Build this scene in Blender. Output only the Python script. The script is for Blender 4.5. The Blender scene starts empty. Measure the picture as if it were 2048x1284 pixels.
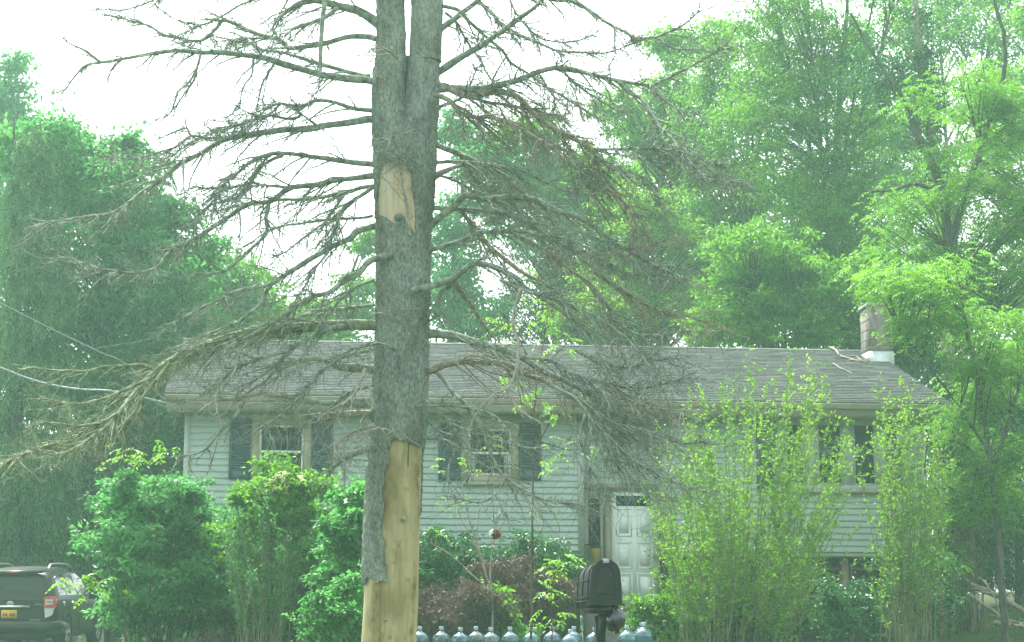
import bpy, math, random
import numpy as np
from mathutils import Vector, Matrix

random.seed(7)
RNG = np.random.default_rng(7)
sc = bpy.context.scene
C = sc.collection

# ------------------------------------------------------------------ camera
FPX, CX, CY, HORIZON = 3600.0, 1024.0, 642.0, 1240.0
PITCH = math.atan((HORIZON - CY) / FPX)
EYE = np.array([0.0, 0.0, 0.5])
cam_d = bpy.data.cameras.new('camera')
cam = bpy.data.objects.new('camera', cam_d)
C.objects.link(cam)
cam.location = EYE
cam.rotation_euler = (math.pi / 2 + PITCH, 0, 0)
cam_d.sensor_width = 36
cam_d.lens = 36 * FPX / 2048
cam_d.clip_start = 0.1
cam_d.clip_end = 3000
sc.camera = cam

# ------------------------------------------------------------------ light
SUN_ELEV, SUN_AZ = 60.0, -28.0          # degrees; azimuth from +Y towards +X
W = bpy.data.worlds.new('World')
sc.world = W
W.use_nodes = True
nt = W.node_tree
nt.nodes.clear()
sky = nt.nodes.new('ShaderNodeTexSky')
sky.sky_type = 'NISHITA'
sky.sun_disc = False
sky.sun_elevation = math.radians(SUN_ELEV)
sky.sun_rotation = math.radians(SUN_AZ)
sky.air_density = 1.0
sky.dust_density = 3.0
hsv = nt.nodes.new('ShaderNodeHueSaturation')
hsv.inputs['Saturation'].default_value = 0.25
bg = nt.nodes.new('ShaderNodeBackground')
bg.inputs['Strength'].default_value = 0.15
wo = nt.nodes.new('ShaderNodeOutputWorld')
nt.links.new(sky.outputs[0], hsv.inputs['Color'])
nt.links.new(hsv.outputs[0], bg.inputs['Color'])
nt.links.new(bg.outputs[0], wo.inputs['Surface'])
sun_d = bpy.data.lights.new('sun', 'SUN')
sun_d.energy = 3.2
sun_d.angle = math.radians(8)
sun_d.color = (1.0, 0.97, 0.9)
sun = bpy.data.objects.new('sun', sun_d)
C.objects.link(sun)
_az, _el = math.radians(SUN_AZ), math.radians(SUN_ELEV)
_sd = Vector((math.sin(_az) * math.cos(_el), math.cos(_az) * math.cos(_el), math.sin(_el)))
sun.rotation_euler = _sd.to_track_quat('Z', 'Y').to_euler()
sun.location = (0, 0, 40)

sc.view_settings.view_transform = 'Standard'
sc.view_settings.look = 'None'
sc.view_settings.exposure = 1.9
sc.view_settings.gamma = 1.0
cy = sc.cycles
cy.max_bounces = 7
cy.diffuse_bounces = 3
cy.glossy_bounces = 2
cy.transmission_bounces = 5
cy.transparent_max_bounces = 10
cy.volume_bounces = 0
cy.use_denoising = True
cy.sample_clamp_indirect = 6

# ------------------------------------------------------------------ helpers
_cp, _sp = math.cos(PITCH), math.sin(PITCH)

def at(px, py, Y):
    """world point on the plane y = Y that the photograph shows at (px, py)"""
    a, b = (px - CX) / FPX, (CY - py) / FPX
    t = Y / (_cp - b * _sp)
    return np.array([a * t, Y, EYE[2] + t * (b * _cp + _sp)])

def mpp(Y):
    return Y / FPX

def smooth(t):
    t = np.clip(t, 0, 1)
    return t * t * (3 - 2 * t)

def ground_z(x, y):
    x = np.asarray(x, float); y = np.asarray(y, float)
    z = -0.85 + 0.75 * smooth((y - 8) / 17.0) + 0.1 * smooth((y - 26) / 7)
    z = z + 1.3 * smooth((x - 6.5) / 9) * smooth((y - 27) / 16)
    z = z + 0.05 * np.sin(x * 0.7) * np.sin(y * 0.31) * smooth((y - 6) / 8)
    z = z - 0.12 * smooth((-x - 8.0) / 1.0) * smooth((y - 20) / 6)
    return z

def _hash(i, j, k):
    h = (i * 374761393 + j * 668265263 + k * 2147483647) & 0xffffffff
    h = ((h ^ (h >> 13)) * 1274126177) & 0xffffffff
    return ((h ^ (h >> 16)) & 0xffff) / 65535.0

def vnoise(x, y, z):
    x, y, z = np.broadcast_arrays(np.asarray(x, float), np.asarray(y, float), np.asarray(z, float))
    i, j, k = np.floor(x).astype(np.int64), np.floor(y).astype(np.int64), np.floor(z).astype(np.int64)
    f, g, h = smooth(x - i), smooth(y - j), smooth(z - k)
    r = 0
    for a in (0, 1):
        for b in (0, 1):
            for c in (0, 1):
                w = (f if a else 1 - f) * (g if b else 1 - g) * (h if c else 1 - h)
                r = r + w * _hash(i + a, j + b, k + c)
    return r

def nrm(v):
    return v / np.maximum(np.linalg.norm(v, axis=-1, keepdims=True), 1e-9)

class Geo:
    def __init__(self):
        self.v, self.f, self.t, self.n = [], {3: [], 4: []}, {3: [], 4: []}, 0
    def add(self, V, F, tint=None):
        V = np.asarray(V, float).reshape(-1, 3)
        F = np.asarray(F, np.int64)
        k = F.shape[1]
        self.v.append(V); self.f[k].append(F + self.n)
        self.t[k].append(np.full(len(F), 0.5) if tint is None else np.broadcast_to(np.asarray(tint, float), (len(F),)))
        self.n += len(V)
        return self
    def box(self, c, s, rz=0.0, tint=None, taper=1.0):
        x, y, z = np.asarray(s, float) / 2
        V = np.array([(-x, -y, -z), (x, -y, -z), (x, y, -z), (-x, y, -z),
                      (-x * taper, -y * taper, z), (x * taper, -y * taper, z), (x * taper, y * taper, z), (-x * taper, y * taper, z)])
        if rz:
            ca, sa = math.cos(rz), math.sin(rz)
            V = np.c_[V[:, 0] * ca - V[:, 1] * sa, V[:, 0] * sa + V[:, 1] * ca, V[:, 2]]
        F = [(0, 3, 2, 1), (4, 5, 6, 7), (0, 1, 5, 4), (1, 2, 6, 5), (2, 3, 7, 6), (3, 0, 4, 7)]
        return self.add(V + np.asarray(c, float), F, tint)
    def span(self, x0, x1, y0, y1, z0, z1, tint=None):
        return self.box(((x0 + x1) / 2, (y0 + y1) / 2, (z0 + z1) / 2), (abs(x1 - x0), abs(y1 - y0), abs(z1 - z0)), 0, tint)
    def tubes(self, P, R, sides=6, tint=None):
        P = np.asarray(P, float)
        if P.ndim == 2:
            P = P[None]
        R = np.broadcast_to(np.asarray(R, float), P.shape[:2])
        N, K, _ = P.shape
        T = nrm(np.gradient(P, axis=1))
        d = nrm(P[:, -1] - P[:, 0] + 1e-6)
        ax = np.eye(3)[np.argmin(np.abs(d), axis=1)]
        ref = np.cross(d, ax)[:, None, :]
        n1 = nrm(np.cross(T, ref)); n2 = np.cross(T, n1)
        a = np.arange(sides) * 2 * math.pi / sides
        ring = P[:, :, None, :] + R[:, :, None, None] * (np.cos(a)[:, None] * n1[:, :, None, :] + np.sin(a)[:, None] * n2[:, :, None, :])
        k, s = np.meshgrid(np.arange(K - 1), np.arange(sides), indexing='ij')
        q = np.stack([k * sides + s, k * sides + (s + 1) % sides, (k + 1) * sides + (s + 1) % sides, (k + 1) * sides + s], -1).reshape(-1, 4)
        F = (q[None] + (np.arange(N) * K * sides)[:, None, None]).reshape(-1, 4)
        if tint is not None:
            tint = np.repeat(np.broadcast_to(np.asarray(tint, float), (N,)), len(q))
        return self.add(ring.reshape(-1, 3), F, tint)
    def lathe(self, prof, c=(0, 0, 0), n=24, axis='z'):
        prof = np.asarray(prof, float)
        a = np.arange(n) * 2 * math.pi / n
        V = np.stack([prof[:, 0, None] * np.cos(a), prof[:, 0, None] * np.sin(a), np.repeat(prof[:, 1, None], n, 1)], -1).reshape(-1, 3)
        if axis == 'x':
            V = V[:, [2, 0, 1]]
        if axis == 'y':
            V = V[:, [1, 2, 0]]
        K = len(prof)
        k, s = np.meshgrid(np.arange(K - 1), np.arange(n), indexing='ij')
        F = np.stack([k * n + s, k * n + (s + 1) % n, (k + 1) * n + (s + 1) % n, (k + 1) * n + s], -1).reshape(-1, 4)
        return self.add(V + np.asarray(c, float), F)
    def leaves(self, pos, d, up, L, Wd, tint, fold=0.18, droop=0.12):
        pos, d = np.asarray(pos, float), nrm(d)
        side = nrm(np.cross(d, up)); u = np.cross(side, d)
        L = np.broadcast_to(L, (len(pos),))[:, None]; Wd = np.broadcast_to(Wd, (len(pos),))[:, None]
        m = pos + d * L * 0.45
        V = np.stack([pos, m + side * Wd / 2 + u * fold * Wd, pos + d * L - u * droop * L, m - side * Wd / 2 + u * fold * Wd], 1)
        b = np.arange(len(pos))[:, None] * 4
        F = np.concatenate([b + [[0, 1, 2]], b + [[0, 2, 3]]])
        return self.add(V.reshape(-1, 3), F, np.concatenate([tint, tint]))
    def build(self, name, mat, parent=None, smooth_=False, origin=None, tint=False):
        V = np.concatenate(self.v)
        if origin is not None:
            V = V - np.asarray(origin, float)
        me = bpy.data.meshes.new(name)
        f3 = np.concatenate(self.f[3]) if self.f[3] else np.zeros((0, 3), np.int64)
        f4 = np.concatenate(self.f[4]) if self.f[4] else np.zeros((0, 4), np.int64)
        me.vertices.add(len(V)); me.vertices.foreach_set('co', V.astype(np.float32).ravel())
        nl = f3.size + f4.size
        me.loops.add(nl); me.loops.foreach_set('vertex_index', np.concatenate([f3.ravel(), f4.ravel()]).astype(np.int32))
        st = np.concatenate([np.arange(len(f3)) * 3, f3.size + np.arange(len(f4)) * 4]).astype(np.int32)
        me.polygons.add(len(st)); me.polygons.foreach_set('loop_start', st)
        if smooth_:
            me.polygons.foreach_set('use_smooth', np.ones(len(st), bool))
        if tint:
            at_ = me.attributes.new('tint', 'FLOAT', 'FACE')
            at_.data.foreach_set('value', np.concatenate(self.t[3] + self.t[4]).astype(np.float32))
        me.update(calc_edges=True)
        me.materials.append(mat)
        o = bpy.data.objects.new(name, me)
        C.objects.link(o)
        if parent is not None:
            o.parent = parent
        return o

def tag(o, label=None, cat=None, group=None, kind=None):
    if label: o['label'] = label
    if cat: o['category'] = cat
    if group: o['group'] = group
    if kind: o['kind'] = kind
    return o

def empty(name, loc, label, cat, group=None, rz=0.0):
    o = bpy.data.objects.new(name, None)
    C.objects.link(o)
    o.location = [float(q) for q in loc]
    o.rotation_euler = (0, 0, rz)
    o.empty_display_size = 0.3
    return tag(o, label, cat, group)

def shift(o, loc):
    """vertices of o were given in world space: put its origin at loc"""
    o.data.transform(Matrix.Translation([-float(q) for q in loc]))
    o.location = [float(q) for q in loc]
    return o

def copy_tree(o, parent=None):
    c = o.copy(); C.objects.link(c)
    if parent is not None:
        c.parent = parent
    for ch in list(o.children):
        copy_tree(ch, c)
    return c

def resample(P, step, wob=0.0, seed=0):
    """Catmull-Rom through P, points about `step` apart"""
    P = np.asarray(P, float)
    E = np.vstack([2 * P[0] - P[1], P, 2 * P[-1] - P[-2]])
    out = []
    for i in range(1, len(E) - 2):
        p0, p1, p2, p3 = E[i - 1:i + 3]
        n = max(1, int(np.linalg.norm(p2 - p1) / step))
        t = (np.arange(n) / n)[:, None]
        out.append(0.5 * (2 * p1 + (p2 - p0) * t + (2 * p0 - 5 * p1 + 4 * p2 - p3) * t ** 2 + (3 * p1 - p0 - 3 * p2 + p3) * t ** 3))
    out.append(P[-1:])
    Q = np.vstack(out)
    if wob:
        s = np.arange(len(Q)) * step * 5
        f = np.minimum(1, np.arange(len(Q)) / 4)[:, None]
        Q = Q + f * wob * (np.stack([vnoise(s, seed, 1.5), vnoise(s, seed, 7.5), vnoise(s, seed, 13.5)], -1) - 0.5) * 2
    return Q

# ------------------------------------------------------------------ materials
def mat_new(name):
    m = bpy.data.materials.new(name)
    m.use_nodes = True
    n = m.node_tree
    n.nodes.clear()
    out = n.nodes.new('ShaderNodeOutputMaterial')
    return m, n, out

def pbsdf(n, rough=0.6, spec=0.5, metal=0.0, col=None):
    b = n.nodes.new('ShaderNodeBsdfPrincipled')
    b.inputs['Roughness'].default_value = rough
    b.inputs['Specular IOR Level'].default_value = spec
    b.inputs['Metallic'].default_value = metal
    if col: b.inputs['Base Color'].default_value = (*col, 1)
    return b

def ramp(n, stops):
    r = n.nodes.new('ShaderNodeValToRGB')
    e = r.color_ramp.elements
    while len(e) < len(stops): e.new(0.5)
    for q, (p, c) in zip(e, stops):
        q.position = p; q.color = (*c, 1)
    return r

def noise(n, scale, detail=4, rough=0.6, stretch=(1, 1, 1), coord='Object'):
    tc = n.nodes.new('ShaderNodeTexCoord')
    mp = n.nodes.new('ShaderNodeMapping')
    mp.inputs['Scale'].default_value = stretch
    t = n.nodes.new('ShaderNodeTexNoise')
    t.inputs['Scale'].default_value = scale
    t.inputs['Detail'].default_value = detail
    t.inputs['Roughness'].default_value = rough
    n.links.new(tc.outputs[coord], mp.inputs[0]); n.links.new(mp.outputs[0], t.inputs['Vector'])
    return t

def mat_noise(name, c1, c2, scale=6, rough=0.7, stretch=(1, 1, 1), spec=0.3, bump=0.0, metal=0.0, detail=5, lo=0.35, hi=0.65):
    m, n, out = mat_new(name)
    t = noise(n, scale, detail, 0.6, stretch)
    r = ramp(n, [(lo, c1), (hi, c2)])
    b = pbsdf(n, rough, spec, metal)
    n.links.new(t.outputs['Fac'], r.inputs[0]); n.links.new(r.outputs[0], b.inputs['Base Color'])
    if bump:
        bp = n.nodes.new('ShaderNodeBump'); bp.inputs['Strength'].default_value = 1.0; bp.inputs['Distance'].default_value = bump
        n.links.new(t.outputs['Fac'], bp.inputs['Height']); n.links.new(bp.outputs[0], b.inputs['Normal'])
    n.links.new(b.outputs[0], out.inputs['Surface'])
    return m

def mat_leaf(name, dark, light, trans=0.4, rough=0.45, tcol=None):
    m, n, out = mat_new(name)
    a = n.nodes.new('ShaderNodeAttribute'); a.attribute_name = 'tint'
    r = ramp(n, [(0.0, dark), (1.0, light)])
    b = pbsdf(n, rough, 0.35)
    tr = n.nodes.new('ShaderNodeBsdfTranslucent')
    mx = n.nodes.new('ShaderNodeMixShader'); mx.inputs[0].default_value = trans
    hs = n.nodes.new('ShaderNodeHueSaturation'); hs.inputs['Value'].default_value = 1.5; hs.inputs['Saturation'].default_value = 1.05; hs.inputs['Hue'].default_value = 0.49
    n.links.new(a.outputs['Fac'], r.inputs[0]); n.links.new(r.outputs[0], b.inputs['Base Color'])
    n.links.new(r.outputs[0], hs.inputs['Color']); n.links.new(hs.outputs[0], tr.inputs['Color'])
    n.links.new(b.outputs[0], mx.inputs[1]); n.links.new(tr.outputs[0], mx.inputs[2])
    n.links.new(mx.outputs[0], out.inputs['Surface'])
    return m

def mat_tint(name, c1, c2, rough=0.8, spec=0.2, scale=30, amp=0.35):
    """colour from the per-face tint, with fine grain over it"""
    m, n, out = mat_new(name)
    a = n.nodes.new('ShaderNodeAttribute'); a.attribute_name = 'tint'
    t = noise(n, scale, 3)
    ad = n.nodes.new('ShaderNodeMath'); ad.operation = 'MULTIPLY_ADD'; ad.inputs[1].default_value = amp
    sb = n.nodes.new('ShaderNodeMath'); sb.operation = 'SUBTRACT'; sb.inputs[1].default_value = amp / 2
    n.links.new(t.outputs['Fac'], ad.inputs[0]); n.links.new(a.outputs['Fac'], ad.inputs[2]); n.links.new(ad.outputs[0], sb.inputs[0])
    r = ramp(n, [(0, c1), (1, c2)])
    n.links.new(sb.outputs[0], r.inputs[0])
    b = pbsdf(n, rough, spec)
    n.links.new(r.outputs[0], b.inputs['Base Color']); n.links.new(b.outputs[0], out.inputs['Surface'])
    return m

M = {}
M['leaf_maple'] = mat_leaf('leaf_maple', (0.020, 0.115, 0.032), (0.090, 0.31, 0.070), 0.48)
M['leaf_bright'] = mat_leaf('leaf_bright', (0.050, 0.185, 0.018), (0.17, 0.38, 0.040), 0.5)
M['leaf_yellow'] = mat_leaf('leaf_yellow', (0.048, 0.165, 0.014), (0.18, 0.37, 0.036), 0.5)
M['leaf_mid'] = mat_leaf('leaf_mid', (0.028, 0.125, 0.012), (0.125, 0.31, 0.030), 0.5)
M['leaf_mint'] = mat_leaf('leaf_mint', (0.018, 0.115, 0.038), (0.085, 0.28, 0.075), 0.48)
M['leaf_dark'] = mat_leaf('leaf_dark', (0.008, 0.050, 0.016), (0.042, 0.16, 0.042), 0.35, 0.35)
M['leaf_red'] = mat_leaf('leaf_red', (0.040, 0.024, 0.020), (0.115, 0.070, 0.055), 0.35)
M['needle'] = mat_leaf('needle', (0.026, 0.105, 0.036), (0.14, 0.30, 0.095), 0.35)
M['grass'] = mat_leaf('grass', (0.03, 0.08, 0.018), (0.09, 0.17, 0.035), 0.3)
M['flower'] = mat_leaf('flower', (0.45, 0.45, 0.22), (0.7, 0.7, 0.45), 0.3)
M['bark_grey'] = mat_noise('bark_grey', (0.035, 0.035, 0.03), (0.12, 0.115, 0.10), 14, 0.9, (1, 1, 0.25), 0.1, 0.01)
M['bark_pale'] = mat_noise('bark_pale', (0.16, 0.14, 0.11), (0.36, 0.33, 0.27), 20, 0.85, (1, 1, 0.3), 0.1, 0.004)
M['bark_brown'] = mat_noise('bark_brown', (0.045, 0.032, 0.022), (0.14, 0.10, 0.07), 14, 0.9, (1, 1, 0.3), 0.1, 0.006)
M['green_stem'] = mat_noise('green_stem', (0.10, 0.12, 0.06), (0.25, 0.27, 0.16), 20, 0.85, (1, 1, 0.3), 0.1)
# ================================================================== SETTING: ground, drive, road
gx = np.concatenate([np.linspace(-600, -40, 8), np.linspace(-38, 38, 96), np.linspace(40, 600, 8)])
gy = np.concatenate([np.linspace(-60, 0, 6), np.linspace(1, 80, 110), np.linspace(90, 1500, 10)])
GX, GY = np.meshgrid(gx, gy)
Vg = np.stack([GX, GY, ground_z(GX, GY)], -1).reshape(-1, 3)
i, j = np.meshgrid(np.arange(len(gy) - 1), np.arange(len(gx) - 1), indexing='ij')
Fg = np.stack([i * len(gx) + j, i * len(gx) + j + 1, (i + 1) * len(gx) + j + 1, (i + 1) * len(gx) + j], -1).reshape(-1, 4)
M['soil'] = mat_noise('soil', (0.035, 0.030, 0.018), (0.065, 0.085, 0.03), 1.2, 0.95, spec=0.1, bump=0.03)
tag(Geo().add(Vg, Fg).build('ground', M['soil'], smooth_=True), 'weedy lawn and leaf litter around the house', kind='structure')
M['asphalt'] = mat_noise('asphalt', (0.045, 0.045, 0.045), (0.07, 0.07, 0.068), 60, 0.9, bump=0.003)
yy = np.linspace(12, 48, 60)
Vd = np.concatenate([np.stack([np.full_like(yy, x), yy, ground_z(np.full_like(yy, x), yy) + 0.03], -1) for x in (-11.9, -10.6, -9.2, -7.95)])
Fd = np.array([(c * 60 + k, (c + 1) * 60 + k, (c + 1) * 60 + k + 1, c * 60 + k + 1) for c in range(3) for k in range(59)])
tag(Geo().add(Vd, Fd).build('driveway', M['asphalt'], smooth_=True), 'grey asphalt driveway under the dark car', kind='structure')
xx = np.linspace(-60, 60, 80)
Vr = np.concatenate([np.stack([xx, np.full_like(xx, y), ground_z(xx, np.full_like(xx, y)) + 0.03], -1) for y in (-4.0, -1.0, 2.0, 4.5)])
Fr = np.array([(r * 80 + k, r * 80 + k + 1, (r + 1) * 80 + k + 1, (r + 1) * 80 + k) for r in range(3) for k in range(79)])
tag(Geo().add(Vr, Fr).build('road', M['asphalt'], smooth_=True), 'grey asphalt road in front of the yard', kind='structure')

# grass blades: only the patches of lawn the photograph shows
g = Geo()
def grass_patch(x0, x1, y0, y1, n, h):
    x = RNG.uniform(x0, x1, n); y = RNG.uniform(y0, y1, n)
    p = np.stack([x, y, ground_z(x, y) - 0.01], -1)
    d = np.stack([RNG.normal(0, 0.35, n), RNG.normal(0, 0.35, n), np.ones(n)], -1)
    up = np.stack([RNG.normal(0, 1, n), RNG.normal(0, 1, n), np.zeros(n)], -1)
    g.leaves(p, d, up, RNG.uniform(0.5, 1.2, n) * h, 0.014, RNG.uniform(0, 1, n))
grass_patch(6.0, 11.5, 28, 42, 22000, 0.10)
grass_patch(-7.9, -5.6, 30, 52, 9000, 0.09)
grass_patch(-5.5, 6.0, 25.5, 28.5, 9000, 0.08)
grass_patch(-13.5, -8, 41, 56, 8000, 0.12)
tag(g.build('grass', M['grass'], tint=True), 'short green grass of the front lawn', 'grass', kind='stuff')

# ================================================================== HOUSE
HYAW = math.radians(6.5)
HO = np.array([0.77, 33.0, 0.0])
H = empty('house', HO, 'pale sage sided raised ranch house with grey shingle roof behind the dead tree', 'house', rz=HYAW)
_c, _s = math.cos(HYAW), math.sin(HYAW)

def hpt(px, py, v=0.0):
    """house coordinates (u along the front, z) on the plane v behind the front wall"""
    q = at(px, py, 30.0) - EYE
    o = EYE - HO
    du, dv = q[0] * _c + q[1] * _s, -q[0] * _s + q[1] * _c
    ou, ov = o[0] * _c + o[1] * _s, -o[0] * _s + o[1] * _c
    t = (v - ov) / dv
    return ou + t * du, o[2] + t * q[2]

def hworld(u, v, z):
    return HO + np.array([u * _c - v * _s, u * _s + v * _c, z])

def hu(px, py=900, v=0.0): return hpt(px, py, v)[0]
def hz(py, px=1024, v=0.0): return hpt(px, py, v)[1]

M['siding'] = mat_noise('siding', (0.32, 0.42, 0.36), (0.38, 0.47, 0.41), 3, 0.55, (0.4, 1, 3), 0.35)
M['trim'] = mat_noise('trim', (0.34, 0.40, 0.35), (0.42, 0.46, 0.41), 5, 0.5)
M['cream'] = mat_noise('cream', (0.30, 0.30, 0.20), (0.38, 0.37, 0.26), 6, 0.55)
M['beige'] = mat_noise('beige', (0.25, 0.245, 0.185), (0.32, 0.31, 0.24), 4, 0.5)
M['white_paint'] = mat_noise('white_paint', (0.70, 0.74, 0.70), (0.78, 0.80, 0.77), 4, 0.4)
M['door_white'] = mat_noise('door_white', (0.70, 0.80, 0.71), (0.76, 0.84, 0.77), 4, 0.6, spec=0.2)
M['shutter'] = mat_noise('shutter', (0.055, 0.09, 0.115), (0.085, 0.125, 0.15), 6, 0.5)
M['glass'] = mat_noise('glass', (0.012, 0.02, 0.02), (0.035, 0.05, 0.045), 2.0, 0.08, spec=0.38)
M['curtain'] = mat_noise('curtain', (0.25, 0.28, 0.27), (0.4, 0.43, 0.4), 8, 0.9, (6, 1, 1))
M['shingle'] = mat_tint('shingle', (0.060, 0.067, 0.062), (0.165, 0.175, 0.162), 0.9, 0.15, 25, 0.5)
M['roof_deck'] = mat_noise('roof_deck', (0.03, 0.03, 0.03), (0.05, 0.05, 0.045), 5, 0.9)
M['soffit'] = mat_noise('soffit', (0.25, 0.24, 0.19), (0.32, 0.31, 0.25), 4, 0.7)
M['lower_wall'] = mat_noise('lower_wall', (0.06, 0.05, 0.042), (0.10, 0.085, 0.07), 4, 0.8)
M['lower_trim'] = mat_noise('lower_trim', (0.22, 0.15, 0.12), (0.30, 0.21, 0.17), 6, 0.7)
M['concrete'] = mat_noise('concrete', (0.16, 0.15, 0.14), (0.29, 0.27, 0.25), 7, 0.9, bump=0.004)
M['chimney'] = mat_noise('chimney', (0.08, 0.07, 0.062), (0.19, 0.17, 0.15), 6, 0.95, (1, 1, 0.4), bump=0.01)
M['flashing'] = mat_noise('flashing', (0.40, 0.46, 0.45), (0.62, 0.68, 0.66), 4, 0.45, metal=0.3)
M['iron'] = mat_noise('iron', (0.012, 0.012, 0.012), (0.03, 0.03, 0.03), 9, 0.6)
M['amber'] = mat_noise('amber', (0.30, 0.22, 0.05), (0.42, 0.30, 0.08), 5, 0.35)

UL, UR = hu(370), hu(1847)
ULB = hu(1166)            # right edge of the left block
URB = hu(1326)            # left edge of the right block
ZB, ZT = hz(1104), 4.30   # bottom and top of the upper wall
REC = 0.42                # how far the entry and the lower wall stand back
DEPTH = 8.0
wall = Geo()
wall.span(UL, ULB, 0.03, DEPTH, ZB, ZT).span(URB, UR, 0.03, DEPTH, ZB, ZT)
wall.span(ULB + 0.002, URB - 0.002, REC + 0.03, DEPTH - 0.01, 0.6, ZT - 0.01)
wall = wall.build('wall', M['siding'], H)
EXPO = 0.1158

def boards(u0, u1, v, z0, z1):
    n = int((z1 - z0) / EXPO)
    L = u1 - u0
    V = []
    for x in (0, L):
        V += [(x, 0.03, 0.0), (x, -0.016, 0.0), (x, -0.013, 0.016), (x, 0.004, EXPO + 0.012), (x, 0.03, EXPO + 0.012)]
    F = [(i, (i + 1) % 5, 5 + (i + 1) % 5, 5 + i) for i in range(5)]
    first = None
    for k in range(n + 1):
        if first is None:
            first = Geo().add(V, F).add([V[a] for a in (0, 4, 3, 1)] + [V[a + 5] for a in (1, 3, 4, 0)], [(0, 1, 2, 3), (4, 5, 6, 7)]).build('siding_board', M['siding'], wall)
            o = first
        else:
            o = first.copy(); C.objects.link(o)
        o.location = (u0 + random.uniform(-0.002, 0.002), v + random.uniform(-0.0015, 0.0015), z0 + k * EXPO)
    return n + 1
boards(UL + 0.06, ULB - 0.1, 0.0, ZB + 0.02, ZT - 0.12)
boards(URB + 0.12, UR - 0.08, 0.0, ZB + 0.02, ZT - 0.12)
ZHEAD = hz(968, 1240, REC)
boards(ULB + 0.004, URB - 0.004, REC, ZHEAD, ZT - 0.12)
for u0, u1 in ((UL - 0.02, UL + 0.08), (ULB - 0.1, ULB + 0.01), (URB - 0.01, URB + 0.13), (UR - 0.08, UR + 0.03)):
    Geo().span(u0, u1, -0.03, 0.06, ZB - 0.01, ZT).build('corner_trim', M['trim'], H)
for a, b in ((UL - 0.02, ULB), (URB, UR + .03)):
    Geo().span(a, b, 0.0, REC + 0.1, ZB - 0.06, ZB - 0.004).build('overhang_trim', M['trim'], H)

# lower storey, set back under the overhang
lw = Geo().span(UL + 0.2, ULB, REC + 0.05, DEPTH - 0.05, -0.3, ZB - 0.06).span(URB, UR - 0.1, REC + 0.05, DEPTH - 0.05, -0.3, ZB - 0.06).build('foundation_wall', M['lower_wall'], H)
for px0, px1 in ((1540, 1600), (1612, 1680), (1705, 1795)):
    u0, z1 = hpt(px0, 1140, REC); u1, z0 = hpt(px1, 1190, REC)
    f = Geo()
    for a in ((u0 - .05, u0, z0 - .05, z1 + .05), (u1, u1 + .05, z0 - .05, z1 + .05), (u0, u1, z1, z1 + .05), (u0, u1, z0 - .05, z0)):
        f.span(a[0], a[1], REC - 0.02, REC + 0.06, a[2], a[3])
    f = f.build('window', M['lower_trim'], H)
    Geo().span(u0, u1, REC + 0.02, REC + 0.06, z0, z1).build('pane', M['glass'], f)
for px in (1690, 1812, 1360):
    u = hu(px, 1180, REC - 0.1)
    Geo().span(u - .06, u + .06, REC - 0.16, REC + 0.02, -0.1, ZB - 0.062).build('porch_post', M['lower_trim'], H)

# ---- windows
def shutter(px0, px1, py0, py1):
    u0, z1 = hpt(px0, py0); u1, z0 = hpt(px1, py1)
    f = Geo()
    for a in ((u0, u0 + .05, z0, z1), (u1 - .05, u1, z0, z1), (u0 + .05, u1 - .05, z1 - .07, z1), (u0 + .05, u1 - .05, z0, z0 + .16), (u0 + .05, u1 - .05, z0 + .62, z0 + .68)):
        f.span(a[0], a[1], -0.05, -0.012, a[2], a[3])
    f.span(u0 + .05, u1 - .05, -0.022, -0.012, z0 + .16, z1 - .07)
    f = f.build('shutter', M['shutter'], H)
    s = Geo(); z = z0 + 0.175
    while z < z1 - 0.09:
        if not z0 + .60 < z < z0 + .68:
            V = [(u0 + .05, -0.023, z + .030), (u1 - .05, -0.023, z + .030), (u1 - .05, -0.042, z), (u0 + .05, -0.042, z), (u0 + .05, -0.036, z - .004), (u1 - .05, -0.036, z - .004)]
            s.add(V, [(0, 3, 2, 1), (3, 4, 5, 2), (4, 0, 1, 5)])
        z += 0.042
    s.build('louvre', M['shutter'], f)

def frame_box(name, parent, m, u0, u1, z0, z1, w, v0, v1):
    f = Geo()
    f.span(u0, u0 + w, v0, v1, z0, z1).span(u1 - w, u1, v0, v1, z0, z1)
    f.span(u0 + w, u1 - w, v0 + .002, v1, z1 - w, z1).span(u0 + w, u1 - w, v0 + .002, v1, z0, z0 + w)
    return f.build(name, m, parent)

def dh_window(px0, px1, py0, py1, prail, lift):
    u0, z1 = hpt(px0, py0); u1, z0 = hpt(px1, py1); zr = hz(prail, px0)
    f = frame_box('window', H, M['cream'], u0, u1, z0, z1, 0.13, -0.07, 0.03)
    Geo().span(u0 - .03, u1 + .03, -0.10, -0.071, z0 - .05, z0 + .012).build('sill', M['cream'], f)
    Geo().span(u0 - .02, u1 + .02, -0.085, -0.071, z1 - .02, z1 + .09).build('head_casing', M['cream'], f)
    a, b = u0 + .132, u1 - .132
    frame_box('sash', f, M['white_paint'], a, b, zr - .02, z1 - .132, 0.04, -0.045, -0.02)
    frame_box('sash', f, M['white_paint'], a, b, z0 + .132, zr + .02, 0.045, -0.0195, 0.0)
    Geo().span(a + .04, b - .04, -0.034, -0.028, zr + .02, z1 - .172).build('pane', M['glass'], f)
    Geo().span(a + .045, b - .045, -0.0165, -0.0145, z0 + .177, zr - .025).build('pane', M['glass'], f)
    if lift:
        for c0 in (a + .045, b - .13):
            Geo().span(c0, c0 + .085, -0.0185, -0.0168, z0 + .18, zr - .03).build('curtain', M['curtain'], f)
    return f
shutter(460, 503, 836, 959); shutter(622, 665, 836, 959)
dh_window(505, 621, 836, 966, 903, False)
shutter(877, 921, 845, 961); shutter(1037, 1082, 845, 961)
dh_window(922, 1036, 843, 966, 906, True)
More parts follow.
